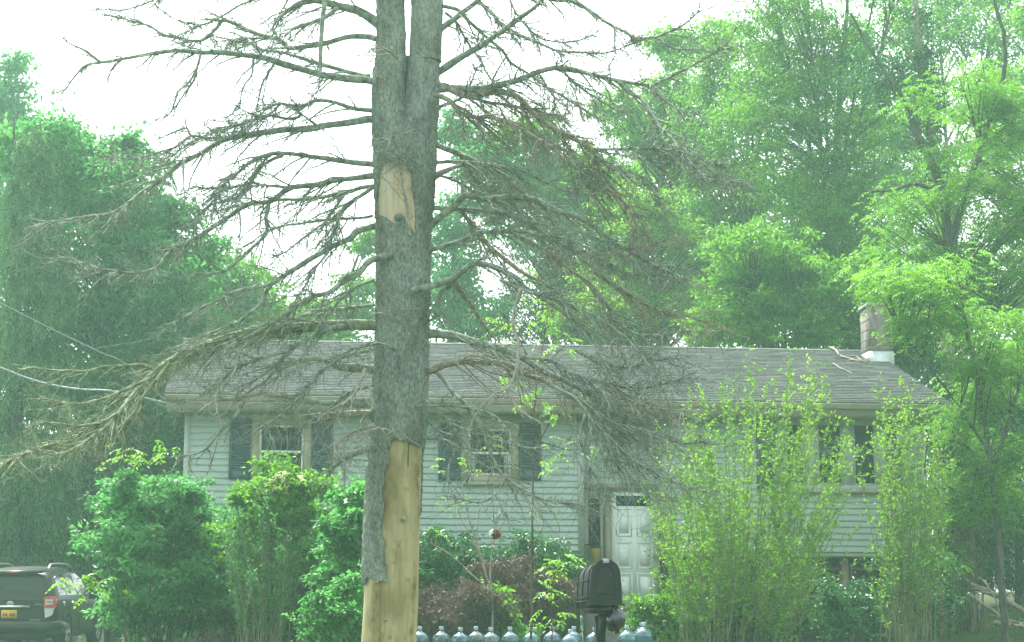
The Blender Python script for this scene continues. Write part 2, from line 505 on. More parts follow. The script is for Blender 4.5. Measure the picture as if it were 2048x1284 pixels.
# three-light window of the right block
u0, z1 = hpt(1552, 833); u1, z0 = hpt(1768, 984)
tw = Geo()
cuts = [(1552, 1569), (1608, 1633), (1683, 1705), (1750, 1768)]
for a, b in cuts:
    tw.span(hu(a), hu(b), -0.08, 0.03, z0 + .12, z1 - .12)
tw.span(u0, u1, -0.082, 0.03, z1 - .12, z1).span(u0, u1, -0.082, 0.03, z0, z0 + .12)
tw = tw.build('window', M['trim'], H)
Geo().span(u0 - .04, u1 + .04, -0.12, -0.083, z0 - .03, z0 + .03).build('sill', M['cream'], tw)
for (a, b), (c2, d) in zip(cuts[:-1], cuts[1:]):
    frame_box('sash', tw, M['trim'], hu(b), hu(c2), z0 + .12, z1 - .12, 0.035, -0.05, 0.02)
    Geo().span(hu(b) + .035, hu(c2) - .035, -0.03, 0.0, z0 + .155, z1 - .155).build('pane', M['glass'], tw)
shutter(1771, 1810, 833, 985); shutter(1511, 1550, 833, 985)

# ---- entry
V0 = REC
ud0, zd1 = hpt(1221, 985, V0); ud1, zd0 = hpt(1316, 1217, V0)
zhd = ZHEAD
fr = Geo()
fr.span(ULB + .012, URB - .012, V0 - 0.09, V0 + 0.03, zhd - .10, zhd - .003)                       # header
for a, b in ((hu(1167, 1100, V0), hu(1176, 1100, V0)), (hu(1200, 1100, V0), hu(1205, 1100, V0)), (hu(1210, 1100, V0), ud0), (ud1, URB - .012)):
    fr.span(a, b, V0 - 0.07, V0 + 0.03, zd0 - .05, zhd - .102)
fr = fr.build('door_frame', M['beige'], H)
us0, zs1 = hpt(1176, 998, V0); us1, zs0 = hpt(1200, 1092, V0)
sl = Geo().span(us0, us1, V0 - 0.03, V0 + .03, zd0 - .05, zs0).build('sidelight', M['beige'], H)
Geo().span(us0, us1, V0 - .03, V0 + .03, zs1, zhd - .102).build('top_panel', M['beige'], sl)
Geo().span(us0, us1, V0 - 0.012, V0 + 0.02, zs0, zs1).build('pane', M['glass'], sl)
cm = Geo(); uc = (us0 + us1) / 2
for k in range(4):
    zc = zs0 + (k + .5) * (zs1 - zs0) / 4; a = np.linspace(0, 2 * math.pi, 17)
    cm.tubes(np.stack([uc + 0.06 * np.cos(a), np.full(17, V0 - 0.016), zc + 0.09 * np.sin(a)], -1), 0.005, 4)
cm.build('leaded_came', M['concrete'], sl)
dr = Geo().span(ud0, ud1, V0 - 0.03, V0 + 0.02, zd0 + .06, zd1 - .0)
dr = dr.build('door', M['door_white'], H)
Geo().span(ud0 - .01, ud1 + .01, V0 - 0.06, V0 + 0.02, zd0 - .05, zd0 + .058).build('kick_plate', mat_noise('brass', (0.16, 0.17, 0.06), (0.24, 0.24, 0.09), 5, 0.45), dr)
Geo().span(ud0 + .10, ud1 - .10, V0 - 0.036, V0 - .031, zd1 - .25, zd1 - .06).build('pane', M['glass'], dr)
wd = ud1 - ud0; hd = zd1 - zd0
for c0, c1 in ((.10, .45), (.55, .90)):
    for r0, r1 in ((.07, .30), (.34, .57), (.62, .86)):
        a, b, e, h = ud0 + c0 * wd, ud0 + c1 * wd, zd0 + r0 * hd, zd0 + r1 * hd
        pn = Geo()
        pn.span(a, b, V0 - .042, V0 - .031, e, e + .02).span(a, b, V0 - .042, V0 - .031, h - .02, h)
        pn.span(a, a + .02, V0 - .042, V0 - .031, e + .02, h - .02).span(b - .02, b, V0 - .042, V0 - .031, e + .02, h - .02)
        pn.span(a + .06, b - .06, V0 - .038, V0 - .031, e + .06, h - .06)
        pn.build('door_panel', M['door_white'], dr)
Geo().lathe([(0.001, -.07), (.03, -.06), (.03, -.04), (.012, -.03), (.012, 0)], (ud1 - .07, V0 - .03, zd0 + .95), 12, 'y').build('door_handle', M['amber'], dr)
# stoop and steps
for k in range(4):
    z1_ = zd0 - .06 - .165 * k
    Geo().span(ULB + .05 - .0, URB + .15, V0 - 1.0 - .3 * k, V0 - 1.0 - .3 * (k - 1) if k else V0 + .02, -0.2, z1_).build('doorstep', M['concrete'], H)

# ---- roof
ZE, VE, ZR, VR = 4.46, -0.62, 6.14, 4.0
RL, RR = hu(332, 775, VE), hu(1900, 790, VE)
sl_len = math.hypot(VR - VE, ZR - ZE)
tv, tz = (VR - VE) / sl_len, (ZR - ZE) / sl_len
def rp(u, s, h=0.0):
    return (u, VE + s * tv - h * tz, ZE + s * tz + h * tv)
g = Geo()
for a, b in ((0, sl_len),):
    V = [rp(RL, 0, -.12), rp(RR, 0, -.12), rp(RR, sl_len, -.12), rp(RL, sl_len, -.12), rp(RL, 0, -.005), rp(RR, 0, -.005), rp(RR, sl_len, -.005), rp(RL, sl_len, -.005)]
    g.add(V, [(0, 3, 2, 1), (4, 5, 6, 7), (0, 1, 5, 4), (2, 3, 7, 6), (1, 2, 6, 5), (3, 0, 4, 7)])
VB = 2 * VR - VE
for u in (0,):
    V = [(RL, VR + .002, ZR - .12), (RR, VR + .002, ZR - .12), (RR, VB, ZE - .12), (RL, VB, ZE - .12), (RL, VR + .002, ZR - .01), (RR, VR + .002, ZR - .01), (RR, VB, ZE), (RL, VB, ZE)]
    g.add(V, [(0, 1, 2, 3), (7, 6, 5, 4), (4, 5, 1, 0), (6, 7, 3, 2), (5, 6, 2, 1), (7, 4, 0, 3)])
roof = g.build('roof', M['roof_deck'], H)
NCOUR = 36
ce = sl_len / NCOUR
for k in range(NCOUR):
    g = Geo(); u = RL - .03 - random.random() * .25; s0 = k * ce
    rowt = RNG.normal(0.5, 0.06)
    while u < RR + .03:
        w = random.choice((0.22, 0.28, 0.33, 0.36))
        a, b = max(u, RL - .03), min(u + w - .008, RR + .03)
        if b > a + .02:
            h = 0.012 + random.random() * 0.010; ds = -0.012 * random.random()
            sag = -0.008 * math.sin(math.pi * (u - RL) / (RR - RL)) * (k / NCOUR)
            V = [rp(a, s0 - .02 + ds, h + .004 + sag), rp(b, s0 - .02 + ds, h + .004 + sag), rp(b, s0 + ce, .004 + sag), rp(a, s0 + ce, .004 + sag),
                 rp(a, s0 - .02 + ds, -.003 + sag), rp(b, s0 - .02 + ds, -.003 + sag)]
            g.add(V, [(0, 1, 2, 3), (4, 5, 1, 0), (4, 0, 3, 3), (5, 2, 2, 1)][:2], np.clip(rowt + RNG.normal(0, .16), 0, 1))
        u += w
    g.build('shingle_course', M['shingle'], roof, tint=True)
g = Geo(); u = RL - .03
while u < RR:
    b = min(u + .30, RR + .03)
    g.add([rp(u, sl_len - .13, .021), rp(b, sl_len - .13, .017), (b, VR, ZR + .016), (u, VR, ZR + .018), (b, VR + .14, ZR - .03), (u, VR + .14, ZR - .03)], [(0, 1, 2, 3), (3, 2, 4, 5)], random.uniform(.0, .3))
    u += .305
g.build('ridge_cap', M['shingle'], roof, tint=True)
# gutter, fascia, soffit, rakes
prof = [(0.0, 0.0), (-0.085, 0.0), (-0.105, 0.03), (-0.105, 0.05), (-0.13, 0.085), (-0.13, 0.105), (-0.12, 0.105), (-0.12, 0.085), (-0.01, 0.02), (0.0, 0.02)]
def extr(prof, u0, u1, v, z):
    n = len(prof)
    V = [(u0, v + p[0], z + p[1]) for p in prof] + [(u1, v + p[0], z + p[1]) for p in prof]
    return V, [(i, (i + 1) % n, n + (i + 1) % n, n + i) for i in range(n)]
Geo().add(*extr(prof, RL, RR, VE - .002, ZE - .14)).build('gutter', M['beige'], H)
Geo().span(RL + .003, RR - .003, VE + .002, VE + .03, ZE - .27, ZE - .125).build('fascia', M['beige'], H)
Geo().span(RL + .003, RR - .003, VE + .03, 0.029, ZE - .27, ZE - .25).build('soffit', M['soffit'], H)
g = Geo()
for u in (RL - .026, RR - .002):
    V = []
    for uu in (u, u + .028):
        V += [rp(uu, 0, -.16), rp(uu, sl_len, -.16), rp(uu, sl_len, .002), rp(uu, 0, .002)]
    g.add(V, [(0, 1, 2, 3), (4, 7, 6, 5), (0, 3, 7, 4), (0, 4, 5, 1), (1, 5, 6, 2), (3, 2, 6, 7)])
g.build('rake_board', M['beige'], H)
g = Geo()
for u in (UL, UR):
    g.add([(u, 0.05, ZT), (u, VR, ZR - .15), (u, DEPTH, ZT), (u, VR, ZT)], [(0, 1, 3), (3, 1, 2)])
g.build('gable', M['siding'], H)
# light box under the eave: soffit frieze
Geo().span(UL, UR, -0.012, 0.028, ZT - .14, ZE - .271).build('frieze_board', M['soffit'], H)

# chimney
VC = 2.9
uc0, zc1 = hpt(1738, 612, VC); uc1, _z = hpt(1783, 612, VC)
zc0 = ZE + (VC - VE) * tz / tv
ch = Geo().span(uc0, uc1, VC, VC + .62, zc0 - .3, zc1).build('chimney', M['chimney'], H)
g = Geo(); nz = int((zc1 - zc0) / .2)
Geo().span(uc0 - .03, uc1 + .03, VC - .03, VC + .65, zc1 + .002, zc1 + .06).build('chimney_cap', M['concrete'], ch)
Geo().span(uc0 - .015, uc1 + .015, VC - .015, VC + .635, zc0 - .2, zc0 + .22).build('flashing', M['flashing'], ch)
for k in range(nz):
    z = zc0 + .3 + k * .2
    if z < zc1 - .03:
        Geo().span(uc0 - .004, uc1 + .004, VC - .004, VC + .624, z, z + .012).build('mortar_joint', M['concrete'], ch)

# lamp by the right window and hanging lantern by the door
lu, lz = hpt(1800, 872, -0.15)
lp = Geo().lathe([(0.001, -.085), (.05, -.07), (.082, -.02), (.085, .01), (.06, .06), (.03, .08), (.03, .10), (.001, .10)], hworld(lu, -.15, lz), 16).build('porch_lamp', mat_noise('opal', (0.62, 0.7, 0.68), (0.75, .82, .8), 5, 0.15, spec=0.8), smooth_=True)
shift(lp, hworld(lu, -.15, lz)); tag(lp, 'round white glass lamp beside the shutter of the right window', 'lamp')
bk = Geo().tubes([hworld(lu, -.15, lz + .09), hworld(lu, -.15, lz + .13), hworld(lu, -.10, lz + .16), hworld(lu, 0.0, lz + .16)], .012, 6).build('bracket', M['iron'])
bk.parent = lp; bk.matrix_parent_inverse = Matrix.Translation(lp.location).inverted()
yu, yz = hpt(1191, 1095, V0 - .22)
yb = hworld(yu, V0 - .22, yz)
ln = Geo().lathe([(.001, -.30), (.05, -.29), (.09, -.08), (.10, -.02), (.07, .0), (.001, .0)], yb, 14).build('hanging_lantern', M['amber'], smooth_=True)
shift(ln, yb); tag(ln, 'amber yellow lantern hanging on an iron bracket beside the front door', 'lantern')
bk = Geo().tubes([yb + (0, 0, -.01), yb + (0, 0, .05), yb + (-.05, 0, .06), hworld(yu - .2, V0 - .05, yz + .05)], .014, 6).build('bracket', M['iron'])
bk.parent = ln; bk.matrix_parent_inverse = Matrix.Translation(ln.location).inverted()
lid = Geo().lathe([(.12, 0), (.11, .02), (.03, .05), (.001, .05)], yb + (0, 0, -.01), 14).build('lid', M['iron'])
lid.parent = ln; lid.matrix_parent_inverse = Matrix.Translation(ln.location).inverted()

# fallen sticks on the roof
def roof_stick(pts, r, label):
    P = []
    for px, py in pts:
        lo, hi = 0.0, sl_len
        for _ in range(30):        # find where the ray meets the roof slope
            s = (lo + hi) / 2
            u, z = hpt(px, py, VE + s * tv)
            if z > ZE + s * tz: lo = s
            else: hi = s
        P.append(hworld(*[rp(u, s, .03 + r)[q] for q in (0, 1, 2)]))
    P = resample(P, .08, .03, random.random() * 99)
    g = Geo().tubes(P, np.linspace(r, r * .35, len(P)), 6)
    for k in range(3, len(P) - 1, 3):
        d = np.array([random.uniform(-1, 1), random.uniform(-.6, .2), random.uniform(-.15, .12)])
        q = resample([P[k], P[k] + d * .16, P[k] + d * .3 + (0, 0, -.02)], .06, .02, k)
        g.tubes(q, np.linspace(r * .4, r * .12, len(q)), 4)
    o = g.build('fallen_branch', M['bark_pale'], smooth_=True)
    shift(o, P[0]); tag(o, label, 'branch', 'dead sticks lying on the roof')
roof_stick([(1668, 683), (1658, 692), (1668, 703), (1680, 715), (1700, 722), (1722, 727), (1742, 720)], .028, 'hooked dead branch lying on the roof below the ridge near the chimney')
roof_stick([(1666, 731), (1680, 740), (1706, 752)], .016, 'short straight stick on the roof shingles under the hooked branch')
roof_stick([(1690, 716), (1712, 716), (1728, 728), (1735, 716)], .014, 'thin forked twig on the roof just left of the chimney foot')
# ================================================================== DEAD SPRUCE
YS = 18.0
SPB = at(778, 1380, YS); SPB = np.array([SPB[0], YS, float(ground_z(SPB[0], YS))])
SP = empty('dead_spruce', SPB, 'large dead grey spruce with peeling bark and bare drooping branches in front of the house', 'tree')

def mat_bark():
    m, n, out = mat_new('spruce_bark')
    t = noise(n, 42, 6, 0.7, (1, 1, 0.55))
    t2 = noise(n, 4.0, 5, 0.65, (1, 1, 0.45))
    r = ramp(n, [(0.30, (0.075, 0.090, 0.077)), (0.48, (0.215, 0.255, 0.22)), (0.70, (0.36, 0.42, 0.37))])
    r2 = ramp(n, [(0.36, (0.62, 0.60, 0.55)), (0.50, (0.95, 0.96, 0.90)), (0.66, (1.10, 1.18, 1.08))])
    mu = n.nodes.new('ShaderNodeMixRGB'); mu.blend_type = 'MULTIPLY'; mu.inputs[0].default_value = 1
    n.links.new(t.outputs['Fac'], r.inputs[0]); n.links.new(t2.outputs['Fac'], r2.inputs[0])
    n.links.new(r.outputs[0], mu.inputs[1]); n.links.new(r2.outputs[0], mu.inputs[2])
    b = pbsdf(n, 0.95, 0.1)
    bp = n.nodes.new('ShaderNodeBump'); bp.inputs['Distance'].default_value = 0.012
    n.links.new(t.outputs['Fac'], bp.inputs['Height']); n.links.new(bp.outputs[0], b.inputs['Normal'])
    n.links.new(mu.outputs[0], b.inputs['Base Color']); n.links.new(b.outputs[0], out.inputs['Surface'])
    return m

def mat_wood(name, a, b_, c, streak):
    m, n, out = mat_new(name)
    t = noise(n, 9, 5, 0.6, (1, 1, 0.12))
    t2 = noise(n, 2.6, 4, 0.55, (1, 1, 0.5))
    t3 = noise(n, 30, 4, 0.7, (1, 1, 0.035))
    r = ramp(n, [(0.30, a), (0.5, b_), (0.72, c)])
    r2 = ramp(n, [(0.38, streak), (0.50, (1, 1, 1))])
    r3 = ramp(n, [(0.34, (0.58, 0.54, 0.44)), (0.45, (1, 1, 1))])
    mu = n.nodes.new('ShaderNodeMixRGB'); mu.blend_type = 'MULTIPLY'; mu.inputs[0].default_value = 1
    m2 = n.nodes.new('ShaderNodeMixRGB'); m2.blend_type = 'MULTIPLY'; m2.inputs[0].default_value = .8
    n.links.new(t.outputs['Fac'], r.inputs[0]); n.links.new(t2.outputs['Fac'], r2.inputs[0]); n.links.new(t3.outputs['Fac'], r3.inputs[0])
    n.links.new(r.outputs[0], mu.inputs[1]); n.links.new(r2.outputs[0], mu.inputs[2])
    n.links.new(mu.outputs[0], m2.inputs[1]); n.links.new(r3.outputs[0], m2.inputs[2])
    t4 = noise(n, 16, 2, 0.5, (1, 1, 0.05)); r4 = ramp(n, [(0.295, (0.25, 0.2, 0.14)), (0.32, (1, 1, 1))])
    t5 = noise(n, 5.5, 3, 0.6, (1, 1, 0.7)); r5 = ramp(n, [(0.34, (0.62, 0.62, 0.58)), (0.44, (1, 1, 1))])
    m4 = n.nodes.new('ShaderNodeMixRGB'); m4.blend_type = 'MULTIPLY'; m4.inputs[0].default_value = 1
    m5 = n.nodes.new('ShaderNodeMixRGB'); m5.blend_type = 'MULTIPLY'; m5.inputs[0].default_value = 1
    n.links.new(t4.outputs['Fac'], r4.inputs[0]); n.links.new(m2.outputs[0], m4.inputs[1]); n.links.new(r4.outputs[0], m4.inputs[2])
    n.links.new(t5.outputs['Fac'], r5.inputs[0]); n.links.new(m4.outputs[0], m5.inputs[1]); n.links.new(r5.outputs[0], m5.inputs[2])
    m2 = m5
    b = pbsdf(n, 0.75, 0.25)
    bp = n.nodes.new('ShaderNodeBump'); bp.inputs['Distance'].default_value = 0.006
    n.links.new(t3.outputs['Fac'], bp.inputs['Height']); n.links.new(bp.outputs[0], b.inputs['Normal'])
    n.links.new(m2.outputs[0], b.inputs['Base Color']); n.links.new(b.outputs[0], out.inputs['Surface'])
    return m
M['spruce_bark'] = mat_bark()
M['bare_wood'] = mat_wood('bare_wood', (0.30, 0.25, 0.11), (0.40, 0.36, 0.17), (0.48, 0.46, 0.27), (0.62, 0.60, 0.50))
M['weathered_wood'] = mat_wood('weathered_wood', (0.50, 0.38, 0.19), (0.60, 0.54, 0.37), (0.66, 0.66, 0.56), (0.82, 0.80, 0.72))
M['limb'] = mat_noise('limb', (0.11, 0.14, 0.105), (0.32, 0.39, 0.30), 16, 0.95, (1, 1, 1), 0.1, 0.006)
M['limb_mossy'] = mat_noise('limb_mossy', (0.10, 0.125, 0.07), (0.30, 0.37, 0.24), 14, 0.95, (1, 1, 1), 0.1, 0.006)
M['limb_pale'] = mat_noise('limb_pale', (0.22, 0.225, 0.165), (0.42, 0.44, 0.36), 16, 0.9, (1, 1, 1), 0.15, 0.004)
M['limb_brown'] = mat_noise('limb_brown', (0.14, 0.13, 0.09), (0.33, 0.335, 0.25), 16, 0.95, (1, 1, 1), 0.1, 0.005)

# --- trunk outline, photograph rows -> left and right edge
EDGE = np.array([(-420, 772, 876), (-100, 757, 882), (0, 752, 883), (100, 752, 882), (165, 743, 880), (300, 746, 873), (450, 749, 867),
                 (600, 748, 863), (750, 745, 859), (850, 741, 855), (900, 736, 851), (1000, 728, 848), (1100, 723, 845), (1165, 721, 843), (1284, 717, 838), (1420, 700, 845)])
BARK_T = 0.034
def row_z(py): return at(800, py, YS)[2]
ROW_PY = np.linspace(1400, -420, 900)
ROW_Z = np.array([row_z(p) for p in ROW_PY])
def py_of_z(z): return np.interp(z, ROW_Z, ROW_PY)

SPLIT_PY = 112
def section(z, th):
    """trunk radius round the axis (z scalar): one stem low down, two fused stems higher"""
    py = float(py_of_z(z))
    l, r = np.interp(py, EDGE[:, 0], EDGE[:, 1]), np.interp(py, EDGE[:, 0], EDGE[:, 2])
    xl, xr = at(l, py, YS)[0], at(r, py, YS)[0]
    c, hw = (xl + xr) / 2, (xr - xl) / 2
    k = float(smooth((600 - py) / 470))                       # 0 one stem .. 1 two stems
    s = k * hw * 0.52
    rc = hw - s
    depth = hw * 0.96
    r1 = 1 / np.sqrt((np.cos(th) / hw) ** 2 + (np.sin(th) / depth) ** 2)
    def circ(cx):
        b = cx * np.cos(th); q = rc ** 2 - cx ** 2 * np.sin(th) ** 2
        return np.where(q > 0, b + np.sqrt(np.maximum(q, 0)), 0.02)
    r2 = np.maximum(np.maximum(circ(s), circ(-s)), 0.03)
    kk = smooth((360 - py) / 120)
    return c, r1 * (1 - kk) + np.where(kk > 0, r2, 0) * kk, s, rc

def poly_in(px, py, poly):
    inside = np.zeros(px.shape, bool)
    n = len(poly)
    for i in range(n):
        x0, y0 = poly[i]; x1, y1 = poly[(i + 1) % n]
        if y0 == y1: continue
        hit = ((y0 > py) != (y1 > py)) & (px < (x1 - x0) * (py - y0) / (y1 - y0) + x0)
        inside ^= hit
    return inside
PATCH_UP = [(757, 345), (764, 330), (790, 317), (812, 324), (824, 345), (829, 400), (833, 440), (834, 468), (822, 452), (811, 440), (806, 428), (795, 425), (788, 436), (789, 447), (776, 440), (770, 431), (752, 433), (753, 380)]
PATCH_LOW = [(790, 872), (800, 882), (820, 886), (842, 892), (900, 900), (900, 1420), (640, 1420), (640, 1172), (700, 1172), (724, 1168), (735, 1156), (742, 1160), (748, 1168), (758, 1164), (769, 1166), (772, 1130), (768, 1085), (760, 1060), (768, 1010), (764, 985), (768, 950), (777, 925), (779, 890)]

def to_px(V):
    q = V - EYE
    d = q[..., 1] * _cp + q[..., 2] * _sp
    return CX + FPX * q[..., 0] / d, CY - FPX * (-q[..., 1] * _sp + q[..., 2] * _cp) / d

NT = 220
zs = np.linspace(SPB[2] - 0.25, row_z(SPLIT_PY), 430)
th = np.arange(NT) * 2 * math.pi / NT
VV = np.zeros((len(zs), NT, 3)); RR_ = np.zeros((len(zs), NT)); CC = np.zeros(len(zs))
for a, z in enumerate(zs):
    c, r, s, rc = section(z, th)
    CC[a] = c; RR_[a] = r
def ring_pts(R):
    return np.stack([CC[:, None] + R * np.cos(th), np.full(R.shape, YS) + R * np.sin(th), np.repeat(zs[:, None], NT, 1)], -1)
TH, ZZ = np.meshgrid(th, zs)
cxn, syn = np.cos(TH), np.sin(TH)
flare = 0.10 * np.exp(-(ZZ - SPB[2]) / 0.35) * (0.6 + 0.7 * vnoise(cxn * 2.2, syn * 2.2, 3))
lump = 0.018 * (vnoise(cxn * 2 + 5, syn * 2, ZZ * 1.4) - 0.5) * 2
Rwood = RR_ - BARK_T + flare + lump * 0.7 + 0.005 * (vnoise(cxn * 9, syn * 9, ZZ * 1.0) - .5)
plates = vnoise(cxn * 11, syn * 11, ZZ * 9) * 0.55 + vnoise(cxn * 26, syn * 26, ZZ * 22) * 0.45
ridge = np.abs(plates - 0.5) * 2
Rbark = RR_ + flare + lump + 0.030 * (ridge - 0.45) + 0.012 * (vnoise(cxn * 40, syn * 40, ZZ * 36) - .5)
def quad_grid(nr, nc, wrap=True):
    i, j = np.meshgrid(np.arange(nr - 1), np.arange(nc if wrap else nc - 1), indexing='ij')
    return np.stack([i * nc + j, i * nc + (j + 1) % nc, (i + 1) * nc + (j + 1) % nc, (i + 1) * nc + j], -1).reshape(-1, 4)
Fq = quad_grid(len(zs), NT)
Vw, Vb = ring_pts(Rwood), ring_pts(Rbark)
PX, PY = to_px(ring_pts(RR_))
jx = (vnoise(cxn * 12, syn * 12, ZZ * 16) - .5) * 8; jy = (vnoise(cxn * 12 + 9, syn * 12, ZZ * 16) - .5) * 10
front = syn < 0.25
up_patch = poly_in(PX + jx * .5, PY + jy * .5, PATCH_UP) & (syn < 0)
wood = up_patch | (poly_in(PX + jx, PY + jy, PATCH_LOW) & front) | ((~front) & (PY + jy * 2 > 1030))
fw = wood.reshape(-1)[Fq].mean(1)
keep = fw < 0.5
hi_ = PY.reshape(-1)[Fq].mean(1) < 700
Geo().add(Vw.reshape(-1, 3), Fq[(fw > 0.0) & ~hi_]).build('bare_wood', M['bare_wood'], SP, True, SPB)
Geo().add(Vw.reshape(-1, 3), Fq[(fw > 0.0) & hi_]).build('bare_wood', M['weathered_wood'], SP, True, SPB)
# bark with a broken rim down to the wood
gb = Geo().add(Vb.reshape(-1, 3), Fq[keep])
kf = keep.reshape(len(zs) - 1, NT)
Vb2, Vw2 = Vb.reshape(-1, 3), (Vw * 1.0).reshape(-1, 3)
rim = []
for di, dj, e in ((-1, 0, (0, 1)), (1, 0, (3, 2)), (0, -1, (0, 3)), (0, 1, (1, 2))):
    nb = np.roll(kf, (-di, -dj), (0, 1))
    if di: nb[0 if di < 0 else -1] = True
    idx = np.where((kf & ~nb).reshape(-1))[0]
    rim.append(np.stack([Fq[idx, e[0]], Fq[idx, e[1]]], -1))
rim = np.concatenate(rim)
gb.add(np.concatenate([Vb2[rim[:, 0]], Vb2[rim[:, 1]], Vw2[rim[:, 1]], Vw2[rim[:, 0]]]), np.arange(len(rim))[:, None] + np.array([[0, 1, 2, 3]]) * len(rim))
gb.build('bark', M['spruce_bark'], SP, True, SPB)
# the two stems above the fork
top_z = row_z(-420)
for side in (-1, 1):
    P, R = [], []
    for py in np.linspace(SPLIT_PY + 12, -420, 60):
        z = row_z(py); c, r, s, rc = section(z, th[:1])
        f = (SPLIT_PY - py) / 530
        gap = max(0.0, (70 - abs(py - 10)) / 70) * 0.018 + 0.004 + max(0, -py - 60) / 420 * .10
        P.append((c + side * (s + gap * .6 + 0.002), YS, z)); R.append(rc * (1 - .35 * max(0, -py) / 420) - gap * .4 + (0.008 if side > 0 else -0.006))
    P, R = np.array(P), np.array(R)
    n2 = 110
    t2 = np.arange(n2) * 2 * math.pi / n2
    Z2, T2 = np.repeat(P[:, 2:], n2, 1), np.repeat(t2[None], len(P), 0)
    pl = np.abs(vnoise(np.cos(T2) * 9 + side * 7, np.sin(T2) * 9, Z2 * 13) * .55 + vnoise(np.cos(T2) * 18, np.sin(T2) * 18, Z2 * 22) * .45 - .5) * 2
    Rd = R[:, None] + 0.019 * (pl - .45)
    Vst = np.stack([P[:, :1] + Rd * np.cos(T2), P[:, 1:2] + Rd * np.sin(T2), Z2], -1)
    Geo().add(Vst.reshape(-1, 3), quad_grid(len(P), n2)).build('stem', M['spruce_bark'], SP, True, SPB)
# knots on the bare wood
for px, py, r in ((806, 1038, .020), (797, 434, .032), (770, 1240, .010)):
    c = at(px, py, YS - 0.30)
    Geo().lathe([(r * 1.5, .03), (r, -.01), (r * .8, -.03), (.001, -.035)], c, 14, 'y').build('knot', M['bare_wood'] if py > 500 else M['spruce_bark'], SP, True, SPB)

# --- branches: traced limbs, each with its own side twigs
NB = 0
def branch(pts, y1=0.0, r0=0.022, r1=0.004, dens=1.0, sec=0.55, mat='limb', y0=0.0, droop=0.5, name='branch', along=1.0):
    """pts: (px, py) along the limb from the trunk outwards; y0, y1: metres behind (+) or before (-) the trunk axis"""
    global NB
    NB += 1
    rg = np.random.default_rng(1000 + NB)
    if dens > 1.2 and dens < 2.6: dens = 1.2 + (dens - 1.2) * .4
    top = pts[0][1] < 400
    if top: dens *= 1.3
    tk = 1.0 if top else .80
    q = np.array(pts, float)
    L = np.r_[0, np.cumsum(np.hypot(*np.diff(q, axis=0).T))]
    s = L / L[-1]
    Y = YS + y0 + (y1 - y0) * (0.6 * s + 0.4 * s * s)
    P = np.array([at(a, b, y) for (a, b), y in zip(q, Y)])
    P = resample(P, 0.045, 0.012, NB * 3.7)
    K = len(P); t = np.linspace(0, 1, K)
    R = (r0 * (1 - t) ** 0.8 + r1) * (0.88 + 0.3 * vnoise(t * K * .35, NB, .5))
    g = Geo().tubes(P, R, 8)
    T = nrm(np.gradient(P, axis=0))
    ln = K * 0.045
    n = int(ln * 15 * dens)
    if n:
        ti = np.sort(rg.uniform(0.10, 1.0, n)); ki = np.minimum((ti * (K - 1)).astype(int), K - 1)
        base, tan = P[ki], T[ki]
        side = nrm(np.cross(tan, (0, 0, 1.0)) + 1e-4) * np.where(np.arange(n) % 2, 1, -1)[:, None]
        d = nrm(tan * along * rg.uniform(.35, 1.1, (n, 1)) + side * rg.uniform(.25, 1.0, (n, 1)) + np.array([0, 0, -1]) * rg.uniform(-.45, .75, (n, 1)) * droop * 1.6)
        le = sec * rg.uniform(.25, 1.3, n) * (1.05 - .55 * ti)
        u = np.linspace(0, 1, 8)
        bend = np.stack([rg.normal(0, .14, n), rg.normal(0, .14, n), -droop * rg.uniform(0.0, .75, n)], -1)
        wob = rg.normal(0, 1, (n, 8, 3)).cumsum(1) * .020
        SPt = base[:, None] + d[:, None] * (u[None, :, None] * le[:, None, None]) + bend[:, None] * (u[None, :, None] ** 2 * le[:, None, None]) + wob * u[None, :, None] * np.sqrt(le)[:, None, None]
        rb = np.clip(R[ki] * .40, .0042 * tk, .008 * tk)
        SR = rb[:, None] * (1 - u) ** .6 + .0024 * tk
        g.tubes(SPt, SR, 4)
        # twigs
        m = np.maximum(1, (le * (30 if top else 23) * min(1.2, dens)).astype(int))
        own = np.repeat(np.arange(n), m); N = len(own)
        w = rg.uniform(.12, 1, N); kk = np.minimum((w * 7).astype(int), 6)
        b0 = SPt[own, kk] * (1 - (w * 7 - kk))[:, None] + SPt[own, np.minimum(kk + 1, 7)] * (w * 7 - kk)[:, None]
        td = nrm(SPt[own, np.minimum(kk + 1, 7)] - SPt[own, kk])
        rd = nrm(rg.normal(0, 1, (N, 3)))
        dd = nrm(td * rg.uniform(.3, 1, (N, 1)) + rd * .75 + np.array([0, 0, -.25]) * droop)
        tl = rg.exponential(.105, N) + .02; tl = np.minimum(tl, .42)
        u4 = np.linspace(0, 1, 4)
        TP = b0[:, None] + dd[:, None] * (u4[None, :, None] * tl[:, None, None]) + rg.normal(0, .34, (N, 1, 3)) * (u4[None, :, None] ** 2 * tl[:, None, None])
        g.tubes(TP, np.repeat(np.array([[.0034, .0031, .0027, .0019]]) * tk, N, 0), 3)
        # short pegs on the limb itself
        p = int(ln * 26 * dens)
        ki = rg.integers(1, K, p)
        dd = nrm(rg.normal(0, 1, (p, 3)) + T[ki] * .5)
        tl = rg.uniform(.015, .07, p) + R[ki]
        TP = P[ki][:, None] + dd[:, None] * (np.linspace(0, 1, 3)[None, :, None] * tl[:, None, None])
        g.tubes(TP, np.repeat(np.array([[.0042, .0036, .0026]]), p, 0), 3)
    return g.build(name, M[mat], SP, True, SPB)

B = branch
